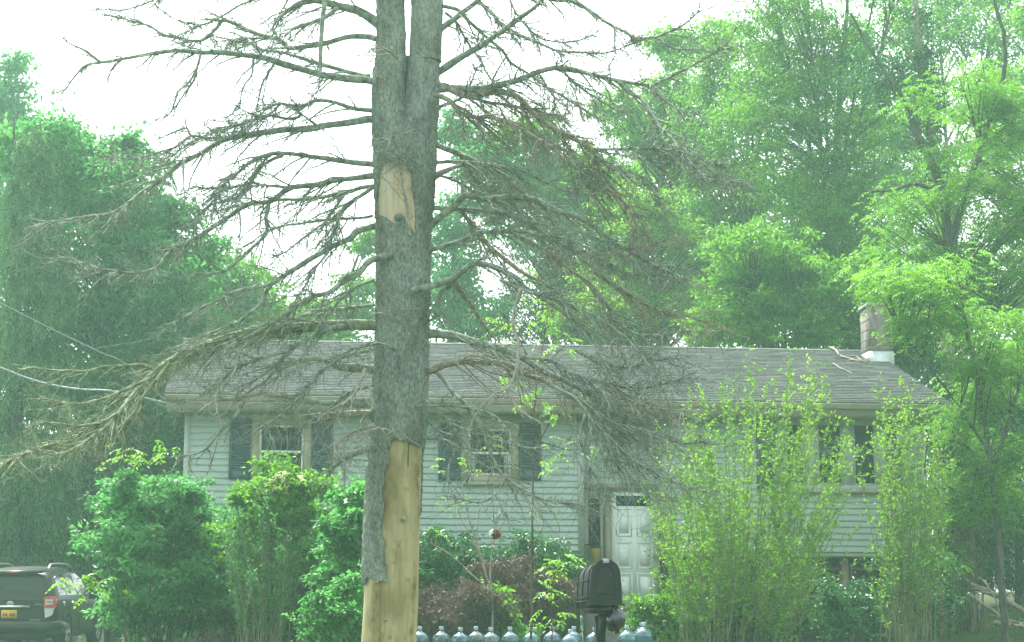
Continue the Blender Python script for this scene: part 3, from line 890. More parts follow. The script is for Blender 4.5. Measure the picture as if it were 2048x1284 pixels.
# ---------------- left side, top to bottom
B([(770, -120), (680, -80), (600, -42), (506, 0), (478, 12), (435, 37), (392, 55), (353, 72)], -.6, .020, sec=.4, droop=.2)
B([(768, -95), (640, -90), (470, -60), (380, -38), (303, 0), (266, 16), (246, 20), (187, 20)], .9, .018, sec=.4, droop=.2)
B([(765, -60), (560, -60), (400, -30), (314, 2), (334, 27), (357, 41), (389, 49)], -.8, .014, sec=.3, droop=.2)
B([(758, 48), (738, 34), (713, 21), (674, 11), (635, 0), (606, 6), (586, 17), (565, 31), (549, 48), (540, 66)], -.7, .048, .006, .9, .5)
B([(635, 2), (600, -16), (540, -30), (480, -30), (440, -20)], -1.0, .024, y0=-.4, sec=.4)
B([(674, 16), (650, 35), (614, 48), (580, 62), (567, 78), (560, 84)], -.9, .020, y0=-.3, sec=.4)
B([(752, 78), (740, 74), (694, 74), (649, 86), (616, 92), (577, 96), (567, 86), (557, 78), (524, 72), (498, 62), (469, 47), (446, 42), (435, 55), (412, 76), (392, 84), (359, 78), (324, 68), (295, 51), (265, 41), (236, 35), (205, 29)], .8, .027, sec=.45, droop=.2)
B([(555, 76), (514, 76), (480, 76), (440, 82), (415, 74)], 1.0, .010, y0=.5, sec=.4)
B([(750, 165), (733, 160), (684, 156), (643, 150), (606, 139), (565, 127), (534, 117), (499, 111), (440, 106), (402, 105), (353, 101), (305, 106), (256, 115), (201, 125), (172, 130), (152, 150), (131, 178), (113, 184)], -1.2, .038, .003, .75, .45)
B([(201, 125), (174, 105), (162, 100), (135, 86), (124, 70)], -1.4, .011, y0=-1.1, dens=.6, sec=.2)
B([(402, 106), (394, 135), (375, 168), (358, 180), (340, 225), (310, 240)], -.9, .010, y0=-.6, dens=.6, sec=.35)
B([(395, 133), (388, 160), (372, 182), (350, 215), (320, 245)], -.7, .008, y0=-.7, dens=.5, sec=.3)
B([(740, 152), (729, 152), (694, 143), (647, 129), (602, 115), (565, 106), (528, 100), (499, 88), (469, 80), (440, 74), (420, 66)], .9, .020, sec=.45)
B([(508, 112), (503, 150), (487, 172), (481, 205), (482, 225)], -.5, .008, y0=-.3, dens=.7, sec=.3)
B([(548, 128), (535, 150), (524, 170), (515, 205), (508, 245)], -.4, .009, y0=-.3, dens=.7, sec=.3)
B([(752, 222), (743, 221), (704, 215), (674, 207), (635, 201), (612, 209), (585, 211), (557, 207), (530, 218), (500, 228)], -.9, .022, sec=.5)
B([(560, 208), (545, 223), (524, 232), (489, 221), (467, 210)], -1.1, .010, y0=-.6, sec=.35)
B([(590, 210), (600, 232), (577, 238), (549, 233), (524, 232), (500, 240), (470, 250), (430, 256)], -.9, .013, y0=-.3, sec=.4)
B([(752, 240), (739, 238), (694, 246), (655, 250), (616, 257), (567, 259), (538, 264), (499, 269), (465, 275), (440, 284), (415, 298), (386, 316), (352, 333), (327, 355), (298, 375), (268, 396), (249, 412), (220, 428), (195, 430), (150, 436), (60, 452)], -2.0, .034, .003, .9, .6)
B([(499, 268), (455, 274), (415, 276), (382, 272), (356, 291), (337, 298), (288, 312), (259, 318), (200, 312)], -1.6, .013, y0=-.6, sec=.4)
B([(382, 272), (374, 256), (345, 267), (310, 282)], -1.4, .007, y0=-1.1, dens=.6, sec=.25)
B([(368, 320), (366, 350), (369, 385), (374, 420)], -1.5, .006, y0=-1.2, dens=.5, sec=.2)
B([(540, 230), (505, 240), (470, 252), (420, 268), (360, 300), (310, 345)], 1.2, .012, y0=.3, sec=.4)
B([(752, 330), (743, 328), (694, 323), (659, 318), (606, 312), (567, 307), (544, 307), (508, 320), (479, 341), (460, 357), (440, 382), (429, 406), (423, 435), (422, 453)], -1.3, .026, sec=.5)
B([(567, 309), (542, 320), (518, 337), (503, 363), (489, 378), (470, 396), (425, 408), (395, 431), (370, 455), (352, 480)], -1.0, .014, y0=-.5, sec=.4)
B([(480, 341), (440, 372), (418, 376), (385, 372)], -1.5, .009, y0=-.7, sec=.3)
B([(756, 352), (752, 351), (713, 357), (674, 361), (635, 369), (577, 375), (561, 390), (538, 404), (502, 406), (469, 425), (432, 450), (400, 472), (361, 489), (332, 513), (312, 534), (273, 544), (195, 536), (156, 522), (117, 503), (94, 495)], -1.8, .028, .003, 1.0, .55)
B([(577, 375), (528, 371), (499, 367), (450, 378), (415, 400)], .6, .010, y0=0, sec=.4)
B([(758, 372), (752, 372), (723, 374), (694, 384), (635, 396), (577, 400), (518, 406), (480, 412), (430, 422)], .7, .023, sec=.45)
B([(538, 406), (532, 435), (534, 462), (521, 481), (497, 503), (478, 522), (448, 542), (400, 550), (360, 552)], -1.2, .016, y0=-.5, sec=.5)
B([(745, 375), (733, 384), (704, 404), (684, 421), (676, 445), (664, 470), (654, 505), (634, 532), (618, 560), (604, 587), (602, 606)], -.5, .020, sec=.5)
B([(692, 385), (674, 410), (661, 427), (653, 451), (651, 476), (652, 497)], .5, .011, y0=.1, sec=.4)
B([(745, 432), (720, 436), (680, 438), (640, 440), (600, 446), (560, 452), (520, 470), (480, 500)], .8, .013, sec=.5)
B([(757, 450), (745, 453), (713, 464), (702, 476), (663, 493), (624, 517), (585, 542), (546, 565), (528, 589), (521, 608), (487, 636), (474, 647), (439, 659), (400, 675), (350, 695)], -1.2, .030, .004, .9, .55)
B([(540, 568), (526, 573), (487, 579), (458, 587), (429, 604), (400, 618), (370, 634), (320, 655)], -1.5, .014, y0=-.6, sec=.45)
B([(690, 420), (640, 450), (600, 480), (570, 505), (545, 512), (545, 500), (560, 520), (575, 540)], -.6, .009, sec=.35)
B([(785, 508), (760, 516), (747, 519), (732, 530), (720, 546), (683, 567), (657, 585), (624, 595), (599, 610), (575, 628), (536, 651), (497, 671), (458, 694), (420, 722)], -1.0, .028, .004, 1.1, .5, y0=-.30)
B([(720, 546), (690, 555), (672, 575), (650, 592), (640, 612)], -.7, .010, y0=-.4, sec=.4)
B([(757, 652), (730, 650), (690, 650), (600, 655), (540, 656), (500, 664), (455, 676), (420, 690), (378, 704), (339, 723), (304, 749), (268, 790), (235, 828), (180, 862), (120, 885), (60, 903), (0, 930), (-60, 950)], -2.6, .054, .005, 3.0, .75, droop=.3, along=1.9, mat='limb_mossy')
B([(305, 738), (283, 730), (244, 732), (195, 738), (166, 742), (117, 741), (68, 738), (35, 743)], -2.8, .013, y0=-1.7, sec=.4, droop=.3, mat='limb_mossy', along=1.7)
B([(300, 756), (262, 776), (200, 800), (150, 806), (100, 800), (80, 795)], -2.2, .011, y0=-1.7, dens=1.4, sec=.5, mat='limb_mossy', along=1.7)
B([(260, 800), (215, 850), (160, 890), (130, 905), (95, 910)], -2.8, .011, y0=-1.9, dens=1.3, sec=.5, mat='limb_mossy', along=1.7)
B([(235, 828), (190, 850), (140, 850), (90, 845), (55, 852)], -2.0, .009, y0=-2.1, dens=1.2, sec=.4, mat='limb_mossy', along=1.7)
B([(340, 724), (290, 790), (262, 835), (215, 868), (165, 880), (140, 895)], -1.6, .012, y0=-1.6, dens=1.4, sec=.5, mat='limb_mossy', along=1.7)
B([(690, 652), (663, 657), (614, 681), (575, 702), (560, 722), (535, 742), (500, 765), (470, 790)], -.9, .023, y0=-.2, sec=.5)
B([(575, 702), (530, 715), (470, 740), (430, 775), (380, 800), (330, 815)], -.9, .012, y0=-.7, dens=1.3, sec=.5)
B([(757, 740), (731, 737), (683, 733), (652, 722)], -.3, .036, .020, .8, .4)
B([(652, 722), (640, 716), (614, 719), (585, 725), (567, 727), (548, 743), (532, 762), (503, 780), (470, 800)], -.7, .026, y0=-.3, mat='limb_pale', sec=.4)
B([(567, 728), (555, 752), (545, 775), (552, 782)], -.8, .010, y0=-.6, sec=.3)
B([(740, 806), (702, 806), (657, 807), (630, 803)], -.5, .030, .018, .9, .4, y0=-.2)
B([(632, 804), (614, 801), (575, 792), (546, 790), (517, 786), (487, 792), (458, 797), (435, 799), (409, 815), (392, 830)], -1.0, .028, y0=-.5, mat='limb_pale', dens=.8, sec=.4)
B([(478, 702), (472, 719), (470, 741), (458, 760), (431, 788), (431, 799), (434, 823), (441, 846)], -1.2, .009, .003, y0=-1.0, mat='limb_pale', dens=.5, sec=.2)
B([(490, 800), (466, 838), (439, 866), (429, 879), (413, 897), (380, 907), (340, 915)], -1.0, .013, y0=-.9, dens=.8, sec=.35)
B([(413, 897), (427, 909), (419, 932), (415, 945)], -1.0, .008, y0=-.9, dens=.6, sec=.25)
B([(380, 909), (380, 935), (398, 960)], -1.0, .005, y0=-.95, dens=.5, sec=.15)
B([(755, 826), (712, 827), (653, 831), (614, 833)], -.6, .019, .015, .8, .45, mat='limb_pale')
B([(750, 895), (728, 901), (696, 915), (663, 938), (640, 950)], -1.1, .022, .008, 1.0, .35, y0=-.2)
B([(730, 737), (724, 754), (708, 788), (689, 807), (660, 820), (635, 840)], -1.0, .015, y0=-.5, dens=.9, sec=.35, mat='limb_pale')
B([(745, 700), (690, 712), (640, 745), (600, 790), (560, 830), (510, 860)], -1.3, .013, y0=-.3, dens=1.3, sec=.5)
B([(745, 770), (690, 790), (640, 830), (600, 850), (560, 855), (520, 848)], -1.2, .012, y0=-.3, dens=1.3, sec=.45)
B([(748, 850), (710, 862), (680, 880), (672, 905), (700, 940)], -1.0, .013, y0=-.25, dens=1.4, sec=.4, mat='limb_pale')
B([(748, 610), (700, 615), (640, 620), (580, 640), (520, 672), (460, 716)], 1.0, .014, dens=1.3, sec=.55)
B([(748, 560), (710, 575), (680, 600), (640, 650), (610, 700), (590, 740)], -1.2, .012, dens=1.2, sec=.5)
# ---------------- right side, top to bottom
B([(880, -70), (1000, -34), (1100, 0), (1143, 2), (1178, 21), (1209, 43), (1241, 61), (1272, 76), (1311, 76), (1334, 90), (1354, 98), (1393, 98), (1422, 102), (1448, 90)], -.9, .026, .004, .8, .45, droop=.25)
B([(1311, 75), (1354, 57), (1381, 39), (1400, 20)], -1.0, .010, y0=-.7, sec=.35, droop=.2)
B([(1229, 58), (1231, 90), (1231, 112), (1220, 130), (1222, 155)], -.8, .006, y0=-.6, dens=.5, sec=.25)
B([(878, 62), (885, 55), (922, 25), (957, 0), (1000, -34), (1050, -60)], -.5, .027, .006, .7, .4)
B([(885, 12), (918, 21), (938, 43), (957, 61), (981, 82), (1006, 102), (1022, 125), (1055, 145), (1080, 165), (1120, 190), (1160, 215), (1200, 240)], .8, .017, sec=.45, droop=.3)
B([(940, -20), (961, 4), (988, 29), (1006, 55), (1035, 68), (1074, 84), (1100, 96), (1119, 102), (1162, 105), (1201, 105), (1230, 100), (1256, 90), (1282, 80)], -.5, .018, y0=.2, sec=.4, droop=.2)
B([(1112, 100), (1121, 111), (1125, 128)], -.3, .009, y0=-.2, dens=.5, sec=.2)
B([(1010, -20), (1035, 30), (1055, 55), (1080, 78), (1115, 84), (1160, 80), (1205, 58)], .6, .010, y0=.3, sec=.35, droop=.2)
B([(878, 144), (885, 139), (918, 117), (957, 96), (996, 68), (1035, 39), (1065, 18), (1084, 0), (1120, -40)], -.8, .029, .010, .7, .35)
B([(890, 25), (912, 45), (930, 75), (945, 98), (960, 120), (975, 148), (990, 172)], .5, .012, sec=.4, droop=.3)
B([(875, 178), (905, 177), (938, 178), (986, 174), (1035, 160), (1074, 145), (1113, 135), (1152, 139), (1191, 152), (1231, 160), (1270, 166), (1295, 170), (1305, 182), (1334, 203), (1360, 221), (1393, 227)], -1.3, .034, .004, 1.0, .5)
B([(1303, 172), (1334, 156), (1373, 137), (1412, 115), (1442, 96), (1463, 74), (1471, 50)], -1.6, .010, y0=-1.0, dens=.9, sec=.3, droop=.2)
B([(1235, 163), (1256, 182), (1280, 197), (1295, 219), (1315, 248), (1319, 255), (1340, 275), (1360, 300), (1379, 324), (1412, 355), (1451, 361), (1483, 365)], -1.8, .020, .003, 1.3, .5)
B([(870, 172), (889, 172), (910, 182), (938, 193), (970, 188), (996, 182), (1035, 193), (1060, 220), (1094, 248), (1133, 269), (1172, 290), (1191, 308), (1197, 328), (1205, 357), (1215, 376), (1230, 390), (1252, 410), (1266, 427), (1270, 455), (1272, 500)], -1.2, .034, .006, 1.7, .6, mat='limb_brown')
B([(872, 190), (890, 196), (905, 206), (920, 225), (950, 235), (985, 235), (1030, 250), (1090, 285), (1130, 310)], -1.0, .024, sec=.6, dens=1.7, y0=-.2, mat='limb_brown')
B([(875, 215), (900, 205), (930, 190), (945, 160), (955, 135)], -.6, .016, y0=-.2, dens=1.4, sec=.4)
B([(940, 195), (985, 205), (1040, 215), (1090, 225), (1130, 240)], -.3, .013, dens=1.8, sec=.5)
B([(1160, 283), (1184, 296), (1237, 298), (1295, 296), (1344, 300), (1390, 312), (1440, 330)], -1.6, .012, y0=-.8, dens=2.4, sec=.5)
B([(1100, 280), (1145, 314), (1168, 345), (1190, 400), (1214, 440)], -1.0, .010, y0=-.6, dens=1.6, sec=.5)
B([(1190, 310), (1225, 330), (1260, 345), (1280, 352), (1310, 385), (1328, 415), (1330, 440)], -1.4, .010, y0=-1.0, dens=1.4, sec=.45)
B([(1125, 140), (1150, 170), (1190, 195), (1225, 215), (1270, 232)], .5, .009, y0=0, dens=1.2, sec=.45)
B([(1080, 150), (1095, 175), (1110, 200), (1105, 230)], .6, .008, y0=.2, dens=1, sec=.4)
B([(870, 290), (883, 294), (918, 306), (942, 318), (973, 330), (1000, 347), (1026, 369), (1045, 382), (1062, 405), (1100, 440), (1150, 480), (1200, 510)], .6, .024, .004, 1.2, .5)
B([(866, 324), (873, 324), (938, 324), (986, 332), (1035, 339), (1084, 359), (1123, 378), (1152, 384), (1172, 375), (1184, 351)], -.9, .017, dens=.8, sec=.4)
B([(868, 355), (879, 347), (908, 335), (926, 327)], -.4, .020, .014, .3, .2, mat='limb_pale')
B([(926, 328), (940, 340), (951, 359), (977, 376), (1000, 390), (1040, 420)], .4, .012, y0=-.2, dens=1.2, sec=.4, mat='limb_brown')
B([(868, 350), (885, 353), (918, 365), (949, 384), (970, 405)], .5, .013, dens=.9, sec=.4)
B([(945, 240), (965, 262), (975, 300), (985, 318), (1000, 330)], -.6, .010, y0=-.4, dens=.7, sec=.3)
B([(862, 452), (869, 445), (885, 429), (906, 414), (930, 392), (967, 398), (1016, 394), (1055, 396), (1090, 410), (1123, 425), (1162, 439), (1197, 462), (1240, 490), (1300, 525), (1350, 550), (1400, 570)], -1.5, .034, .004, 1.8, .65)
B([(864, 416), (869, 416), (908, 418), (947, 421), (996, 425), (1026, 433), (1065, 451), (1110, 480), (1160, 510), (1200, 545), (1240, 580)], .5, .024, .004, 1.6, .6)
B([(905, 400), (935, 440), (962, 475), (977, 491), (1006, 515), (1029, 532), (1055, 550), (1094, 569), (1140, 610), (1190, 650)], .9, .024, .004, 1.3, .55, mat='limb_brown', y0=.3)
B([(858, 504), (865, 499), (899, 489), (928, 480), (953, 466), (996, 464), (1035, 462), (1080, 470), (1130, 490), (1190, 520), (1250, 545)], -1.2, .022, .004, 1.7, .6)
B([(825, 582), (840, 578), (865, 571), (904, 558), (924, 542), (949, 526), (977, 530), (1006, 542), (1035, 558), (1047, 575), (1084, 597), (1123, 622), (1152, 645), (1182, 671), (1195, 700), (1221, 741)], -1.4, .030, .005, 1.0, .55, y0=-.33)
B([(1044, 574), (1041, 581), (1033, 606), (1027, 636), (1029, 659), (1037, 681), (1036, 715), (1033, 739), (1029, 754), (1016, 776), (992, 786), (967, 807), (945, 840), (938, 870)], -1.2, .014, .003, .6, .25, y0=-1.0, mat='limb_pale')
B([(1016, 778), (1027, 805), (1040, 818), (1055, 830), (1080, 842)], -1.3, .008, y0=-1.1, dens=.7, sec=.25, mat='limb_pale')
B([(920, 545), (900, 570), (880, 590), (868, 640)], -.2, .018, .01, .4, .3, y0=-.35)
B([(905, 560), (925, 590), (945, 615), (965, 650), (985, 675)], .3, .018, .008, .7, .35, y0=-.2, mat='limb_brown')
B([(1030, 470), (1074, 495), (1113, 520), (1143, 542), (1182, 569), (1201, 593), (1221, 622), (1224, 655), (1240, 700), (1262, 745)], -.8, .020, .004, 1.5, .6, y0=-.3, mat='limb_brown')
B([(1195, 585), (1221, 616), (1237, 640), (1256, 661), (1286, 669), (1334, 669), (1373, 661), (1412, 667), (1432, 677)], -1.2, .012, y0=-.6, dens=1.4, sec=.5)
B([(1110, 430), (1159, 460), (1188, 472), (1227, 495), (1256, 519), (1286, 544), (1320, 570)], -1.4, .011, y0=-.8, dens=1.7, sec=.5)
B([(1160, 500), (1209, 521), (1246, 544), (1295, 552), (1334, 552), (1380, 560)], -1.4, .012, y0=-.8, dens=2.0, sec=.5)
B([(1190, 545), (1252, 585), (1286, 605), (1325, 622), (1373, 630), (1403, 640), (1450, 660)], -1.5, .014, y0=-.7, dens=1.8, sec=.5, mat='limb_brown')
B([(1240, 512), (1266, 509), (1295, 495), (1321, 483), (1360, 470)], -1.0, .011, y0=-.7, dens=1.3, sec=.4, mat='limb_brown')
B([(1000, 560), (1060, 585), (1120, 600), (1180, 625), (1240, 665), (1290, 720), (1320, 780)], -1.8, .012, y0=-.8, dens=2.0, sec=.6)
B([(858, 668), (869, 667), (908, 671), (947, 683), (986, 694), (1016, 702), (1045, 715), (1084, 741), (1123, 756), (1152, 772), (1200, 802), (1240, 832), (1280, 850)], -1.2, .040, .005, 1.6, .65)
B([(1045, 714), (1094, 719), (1133, 737), (1162, 756), (1182, 772), (1215, 800), (1250, 840)], -1.0, .016, y0=-.7, dens=1.7, sec=.6)
B([(852, 745), (870, 738), (889, 729), (922, 723), (957, 723), (992, 725), (1027, 731), (1055, 749), (1094, 764), (1133, 788), (1152, 799), (1172, 819), (1215, 850), (1260, 875), (1330, 905)], -1.6, .031, .004, 1.8, .7, mat='limb_brown', y0=-.1)
B([(862, 740), (873, 745), (889, 764), (908, 790), (928, 805), (949, 838), (961, 866), (977, 895), (988, 922), (1006, 952), (1025, 965), (1058, 989), (1091, 1000), (1145, 1007), (1178, 1009), (1220, 1000)], -1.6, .019, .003, 1.0, .5, y0=-.1)
B([(1008, 955), (1008, 961), (997, 989), (1001, 1011), (1014, 1035), (1045, 1043)], -1.5, .008, y0=-1.2, dens=.9, sec=.3)
B([(1000, 982), (971, 1002), (938, 1002), (900, 992)], -1.4, .006, y0=-1.2, dens=1, sec=.3)
B([(1025, 966), (1043, 976), (1058, 1002), (1076, 1033)], -1.5, .007, y0=-1.2, dens=1, sec=.35)
B([(848, 874), (855, 876), (895, 882), (927, 902), (936, 915), (942, 941), (930, 960), (922, 980)], -.9, .015, .004, 1.0, .35, y0=-.1)
B([(905, 908), (894, 944), (907, 989)], -.9, .006, y0=-.5, dens=.9, sec=.3)
B([(836, 812), (850, 812), (879, 813), (928, 815), (977, 825), (1000, 840), (1020, 870), (1030, 895)], -1.1, .009, dens=1.2, sec=.4, y0=-.25)
B([(850, 800), (885, 830), (910, 850), (960, 870), (1010, 885), (1060, 895), (1110, 890)], -1.2, .010, dens=1.2, sec=.4, y0=-.2)
B([(850, 835), (880, 862), (920, 870), (960, 855)], -.6, .010, dens=1.2, sec=.35)
B([(1172, 819), (1166, 844), (1156, 877), (1129, 879), (1121, 899), (1112, 902)], -1.7, .010, y0=-1.5, dens=.5, sec=.3)
B([(1160, 881), (1172, 915), (1185, 960), (1200, 1000)], -1.7, .007, y0=-1.5, dens=1.0, sec=.4)
B([(1148, 878), (1150, 905), (1165, 940)], -1.7, .006, y0=-1.5, dens=.8, sec=.35)
B([(1100, 770), (1159, 799), (1217, 842), (1276, 856), (1315, 870), (1354, 885), (1432, 885)], -2.0, .013, y0=-1.2, dens=2.2, sec=.6)
B([(1150, 795), (1210, 865), (1270, 920), (1330, 955), (1420, 985)], -2.2, .011, y0=-1.4, dens=2.2, sec=.6)
B([(1170, 815), (1215, 900), (1250, 950), (1290, 985), (1350, 1000)], -2.0, .010, y0=-1.5, dens=2.0, sec=.6)
B([(1130, 740), (1190, 760), (1260, 775), (1320, 770), (1390, 745)], -1.8, .012, y0=-1.0, dens=2.2, sec=.6)
B([(1180, 760), (1240, 790), (1300, 815), (1350, 820), (1400, 828)], -2.0, .011, y0=-1.1, dens=2.2, sec=.55, mat='limb_pale')
B([(1150, 700), (1200, 725), (1260, 735), (1310, 720), (1370, 715)], -1.6, .011, y0=-.9, dens=2.0, sec=.55)
B([(1190, 690), (1200, 720), (1212, 745)], -1.4, .012, .008, .3, .2, mat='limb_pale', y0=-1.2)
B([(850, 650), (862, 640), (880, 628), (895, 636)], -.5, .010, dens=.8, sec=.4)
B([(820, 470), (800, 300), (812, 260), (822, 236)], -.7, .010, y0=-.35, dens=.9, sec=.35, mat='limb_pale')
B([(800, 640), (785, 628), (800, 612), (790, 590)], -.6, .010, y0=-.33, dens=1.3, sec=.35, mat='limb_pale')
B([(790, 700), (770, 690), (740, 690), (700, 700)], -.8, .010, y0=-.33, dens=1.5, sec=.4)
B([(800, 120), (780, 105), (765, 95), (740, 100)], -.7, .010, y0=-.33, dens=1.4, sec=.35, mat='limb_pale')
B([(830, 260), (800, 270), (780, 275), (755, 290)], -.7, .008, y0=-.33, dens=1.2, sec=.35)
B([(800, 880), (780, 862), (750, 858), (720, 880), (700, 910)], -.9, .009, y0=-.33, dens=1.5, sec=.35, mat='limb_pale')
B([(845, 330), (825, 320), (800, 312), (780, 320)], -.7, .008, y0=-.3, dens=1.4, sec=.3)
# the broken limb hanging straight down from the top
P = resample([at(656, -60, YS - .9), at(650, 0, YS - .9), at(645, 40, YS - .9), at(642, 90, YS - .9), at(640, 140, YS - .9), at(635, 186, YS - .9)], .04, .006, 5)
Geo().tubes(P, np.interp(np.linspace(0, 1, len(P)), [0, .75, 1], [.026, .022, .002]), 8).build('hanging_branch', M['limb'], SP, True, SPB)
# ================================================================== LIVING TREES
def clumps_in(ell, rg, spread=.24):
    """ell: (cx, cy, rx, ry, Y, ry_m, n) in photograph pixels and metres; clump centres near the shell"""
    out = []
    for cx, cy_, rx, ry, Y, dm, n in ell:
        c = at(cx, cy_, Y); m = mpp(Y)
        sz = np.array([rx * m, dm, ry * m])
        nb = max(4, n // 7)                                    # boughs, each a loose group of sprays
        bd = nrm(rg.normal(0, 1, (nb, 3))); br = rg.uniform(0.12, 1.06, nb) ** 0.45
        k = rg.integers(0, nb, n)
        off = rg.normal(0, 1, (n, 3)) * np.array([1, 1, .45]) * np.minimum(sz.mean() * spread, .62)
        out.append(c + (bd * br[:, None] * sz)[k] + off)
    return np.concatenate(out)

def leaf_clumps(g, cen, per, rad, L, rg, flat=0.4, droop=0.35, aspect=0.55, bias=0.0, var=0.22):
    n = len(cen)
    N = n * per
    nn = nrm(rg.normal(0, .45, (n, 3)) + np.array([0, 0, 1]))
    own = np.repeat(np.arange(n), per)
    rr = rad * rg.uniform(.55, 1.3, n)
    q = rg.normal(0, .48, (N, 3))
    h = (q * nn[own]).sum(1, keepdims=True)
    q = q - h * nn[own] * (1 - flat)
    pos = cen[own] + q * rr[own, None]
    d = nrm(q + rg.normal(0, .5, (N, 3)) + np.array([0, 0, -droop]))
    up = nrm(nn[own] + rg.normal(0, .55, (N, 3)))
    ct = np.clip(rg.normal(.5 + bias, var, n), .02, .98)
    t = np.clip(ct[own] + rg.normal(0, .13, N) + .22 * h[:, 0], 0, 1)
    le = L * rg.uniform(.6, 1.25, N)
    g.leaves(pos, d, up, le, le * aspect, t)

def limbs_to(g, lines, cen, frac, rg, r0=.035):
    """curved limbs from the trunk lines up to some of the clumps"""
    pts = np.concatenate([resample(l, .3) for l in lines])
    pick = cen[rg.random(len(cen)) < frac]
    if not len(pick): return
    P = []
    for c in pick:
        d = np.linalg.norm((pts - c) * np.array([1, 1, .6]) + np.array([0, 0, .55]) * abs(np.linalg.norm(c[:2] - pts[:, :2], axis=1))[:, None], axis=1)
        b = pts[np.argmin(d)]
        m = (b + c) / 2 + np.array([0, 0, .12]) * np.linalg.norm(c - b) + rg.normal(0, .05, 3)
        u = np.linspace(0, 1, 7)[:, None]
        P.append((1 - u) ** 2 * b + 2 * u * (1 - u) * m + u * u * c)
    P = np.array(P)
    ln = np.linalg.norm(P[:, -1] - P[:, 0], axis=1)
    R = np.clip(ln * .014, .008, r0)[:, None] * np.linspace(1, .3, 7)
    g.tubes(P, R, 5)

def tree(name, label, trunks, ell, Y, leaf, per=90, rad=.5, L=.11, more=1.5,  bark='bark_grey', cat='tree', group=None, seed=1, limb=.5, r0=.14,
         flat=.4, droop=.35, aspect=.55, bias=0., var=.22, limb_r=.035, base=None):
    """trunks: lists of (px, py[, dY]) from the foot upwards with their foot radius"""
    rg = np.random.default_rng(seed)
    ell = [e_[:6] + (int(e_[6] * more),) for e_ in ell]
    per = int(per * .48); L = L * 1.35; flat = flat * .6; rad = rad * .82
    x, y, z = at(*trunks[0][0][0][:2], Y)
    b = np.array([x, Y, float(ground_z(x, Y))]) if base is None else base
    e = empty(name, b, label, cat, group)
    g = Geo(); lines = []
    for pts, rr in trunks:
        P = np.array([at(p[0], p[1], Y + (p[2] if len(p) > 2 else 0)) for p in pts])
        if pts is trunks[0][0]:
            P = np.vstack([[b[0], b[1], b[2] - .15], P[1:]]) if len(P) > 1 else P
        P = resample(P, .25, .03, seed * 3.1 + rr)
        lines.append(P)
        g.tubes(P, rr * (np.linspace(1, .0, len(P)) ** .8 * .8 + .2), 9)
    cen = clumps_in(ell, rg)
    limbs_to(g, lines, cen, limb, rg, limb_r)
    g.build('trunk', M[bark], e, True, b)
    c = Geo()
    leaf_clumps(c, cen, per, rad, L, rg, flat, droop, aspect, bias, var)
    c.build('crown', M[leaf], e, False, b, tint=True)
    return e

# ---------- left side
tree('tall_tree', 'tall pale hazy tree farthest away at the left edge of the yard', [([(20, 1240), (24, 700), (22, 300), (18, 120)], .22)],
     [(14, 150, 34, 70, 66, 1.2, 40), (20, 260, 70, 90, 66, 2.0, 70), (40, 380, 110, 120, 66, 2.2, 80), (10, 500, 130, 160, 66, 2.5, 90)], 66, 'leaf_mint', 55, .62, .17, seed=11)
tree('maple_tree', 'broad dense green maple rising behind the left end of the house', [([(230, 1240), (228, 800), (215, 500), (200, 300)], .26), ([(228, 850), (280, 600), (330, 440)], .12)],
     [(90, 300, 80, 75, 46, 2.0, 70), (160, 340, 100, 90, 46, 2.2, 100), (245, 320, 38, 50, 46, 1.0, 30), (262, 420, 75, 90, 46, 2.0, 80), (190, 520, 150, 130, 46, 2.4, 170), (310, 480, 55, 90, 46, 1.5, 60),
      (330, 600, 90, 110, 46, 2.0, 100), (160, 700, 170, 130, 46, 2.4, 190), (250, 840, 110, 90, 46, 1.8, 80), (400, 520, 40, 40, 46, 1.0, 28), (360, 700, 70, 70, 46, 1.6, 60)], 46, 'leaf_maple', 110, .55, .13, seed=12, bias=-.02)
tree('maple_tree', 'lower round maple with lighter leaves between the big maple and the house roof', [([(470, 1240), (468, 900), (470, 650)], .16)],
     [(430, 560, 60, 60, 56, 1.6, 60), (490, 600, 70, 70, 56, 1.8, 80), (420, 660, 90, 90, 56, 2.0, 90), (540, 650, 60, 60, 56, 1.5, 60), (500, 720, 110, 80, 56, 2.0, 80), (350, 560, 50, 70, 56, 1.5, 40)], 56, 'leaf_mid', 85, .6, .14, seed=13, bias=.1)
tree('maple_tree', 'small far maple just left of the dead trunk above the roof ridge', [([(650, 1240), (655, 900), (660, 690)], .13)],
     [(600, 660, 60, 50, 62, 1.5, 45), (680, 640, 60, 60, 62, 1.5, 55), (730, 580, 40, 70, 62, 1.2, 40), (740, 500, 22, 50, 62, .8, 18), (690, 700, 90, 50, 62, 1.5, 50)], 62, 'leaf_mid', 70, .6, .14, seed=14, bias=.1)

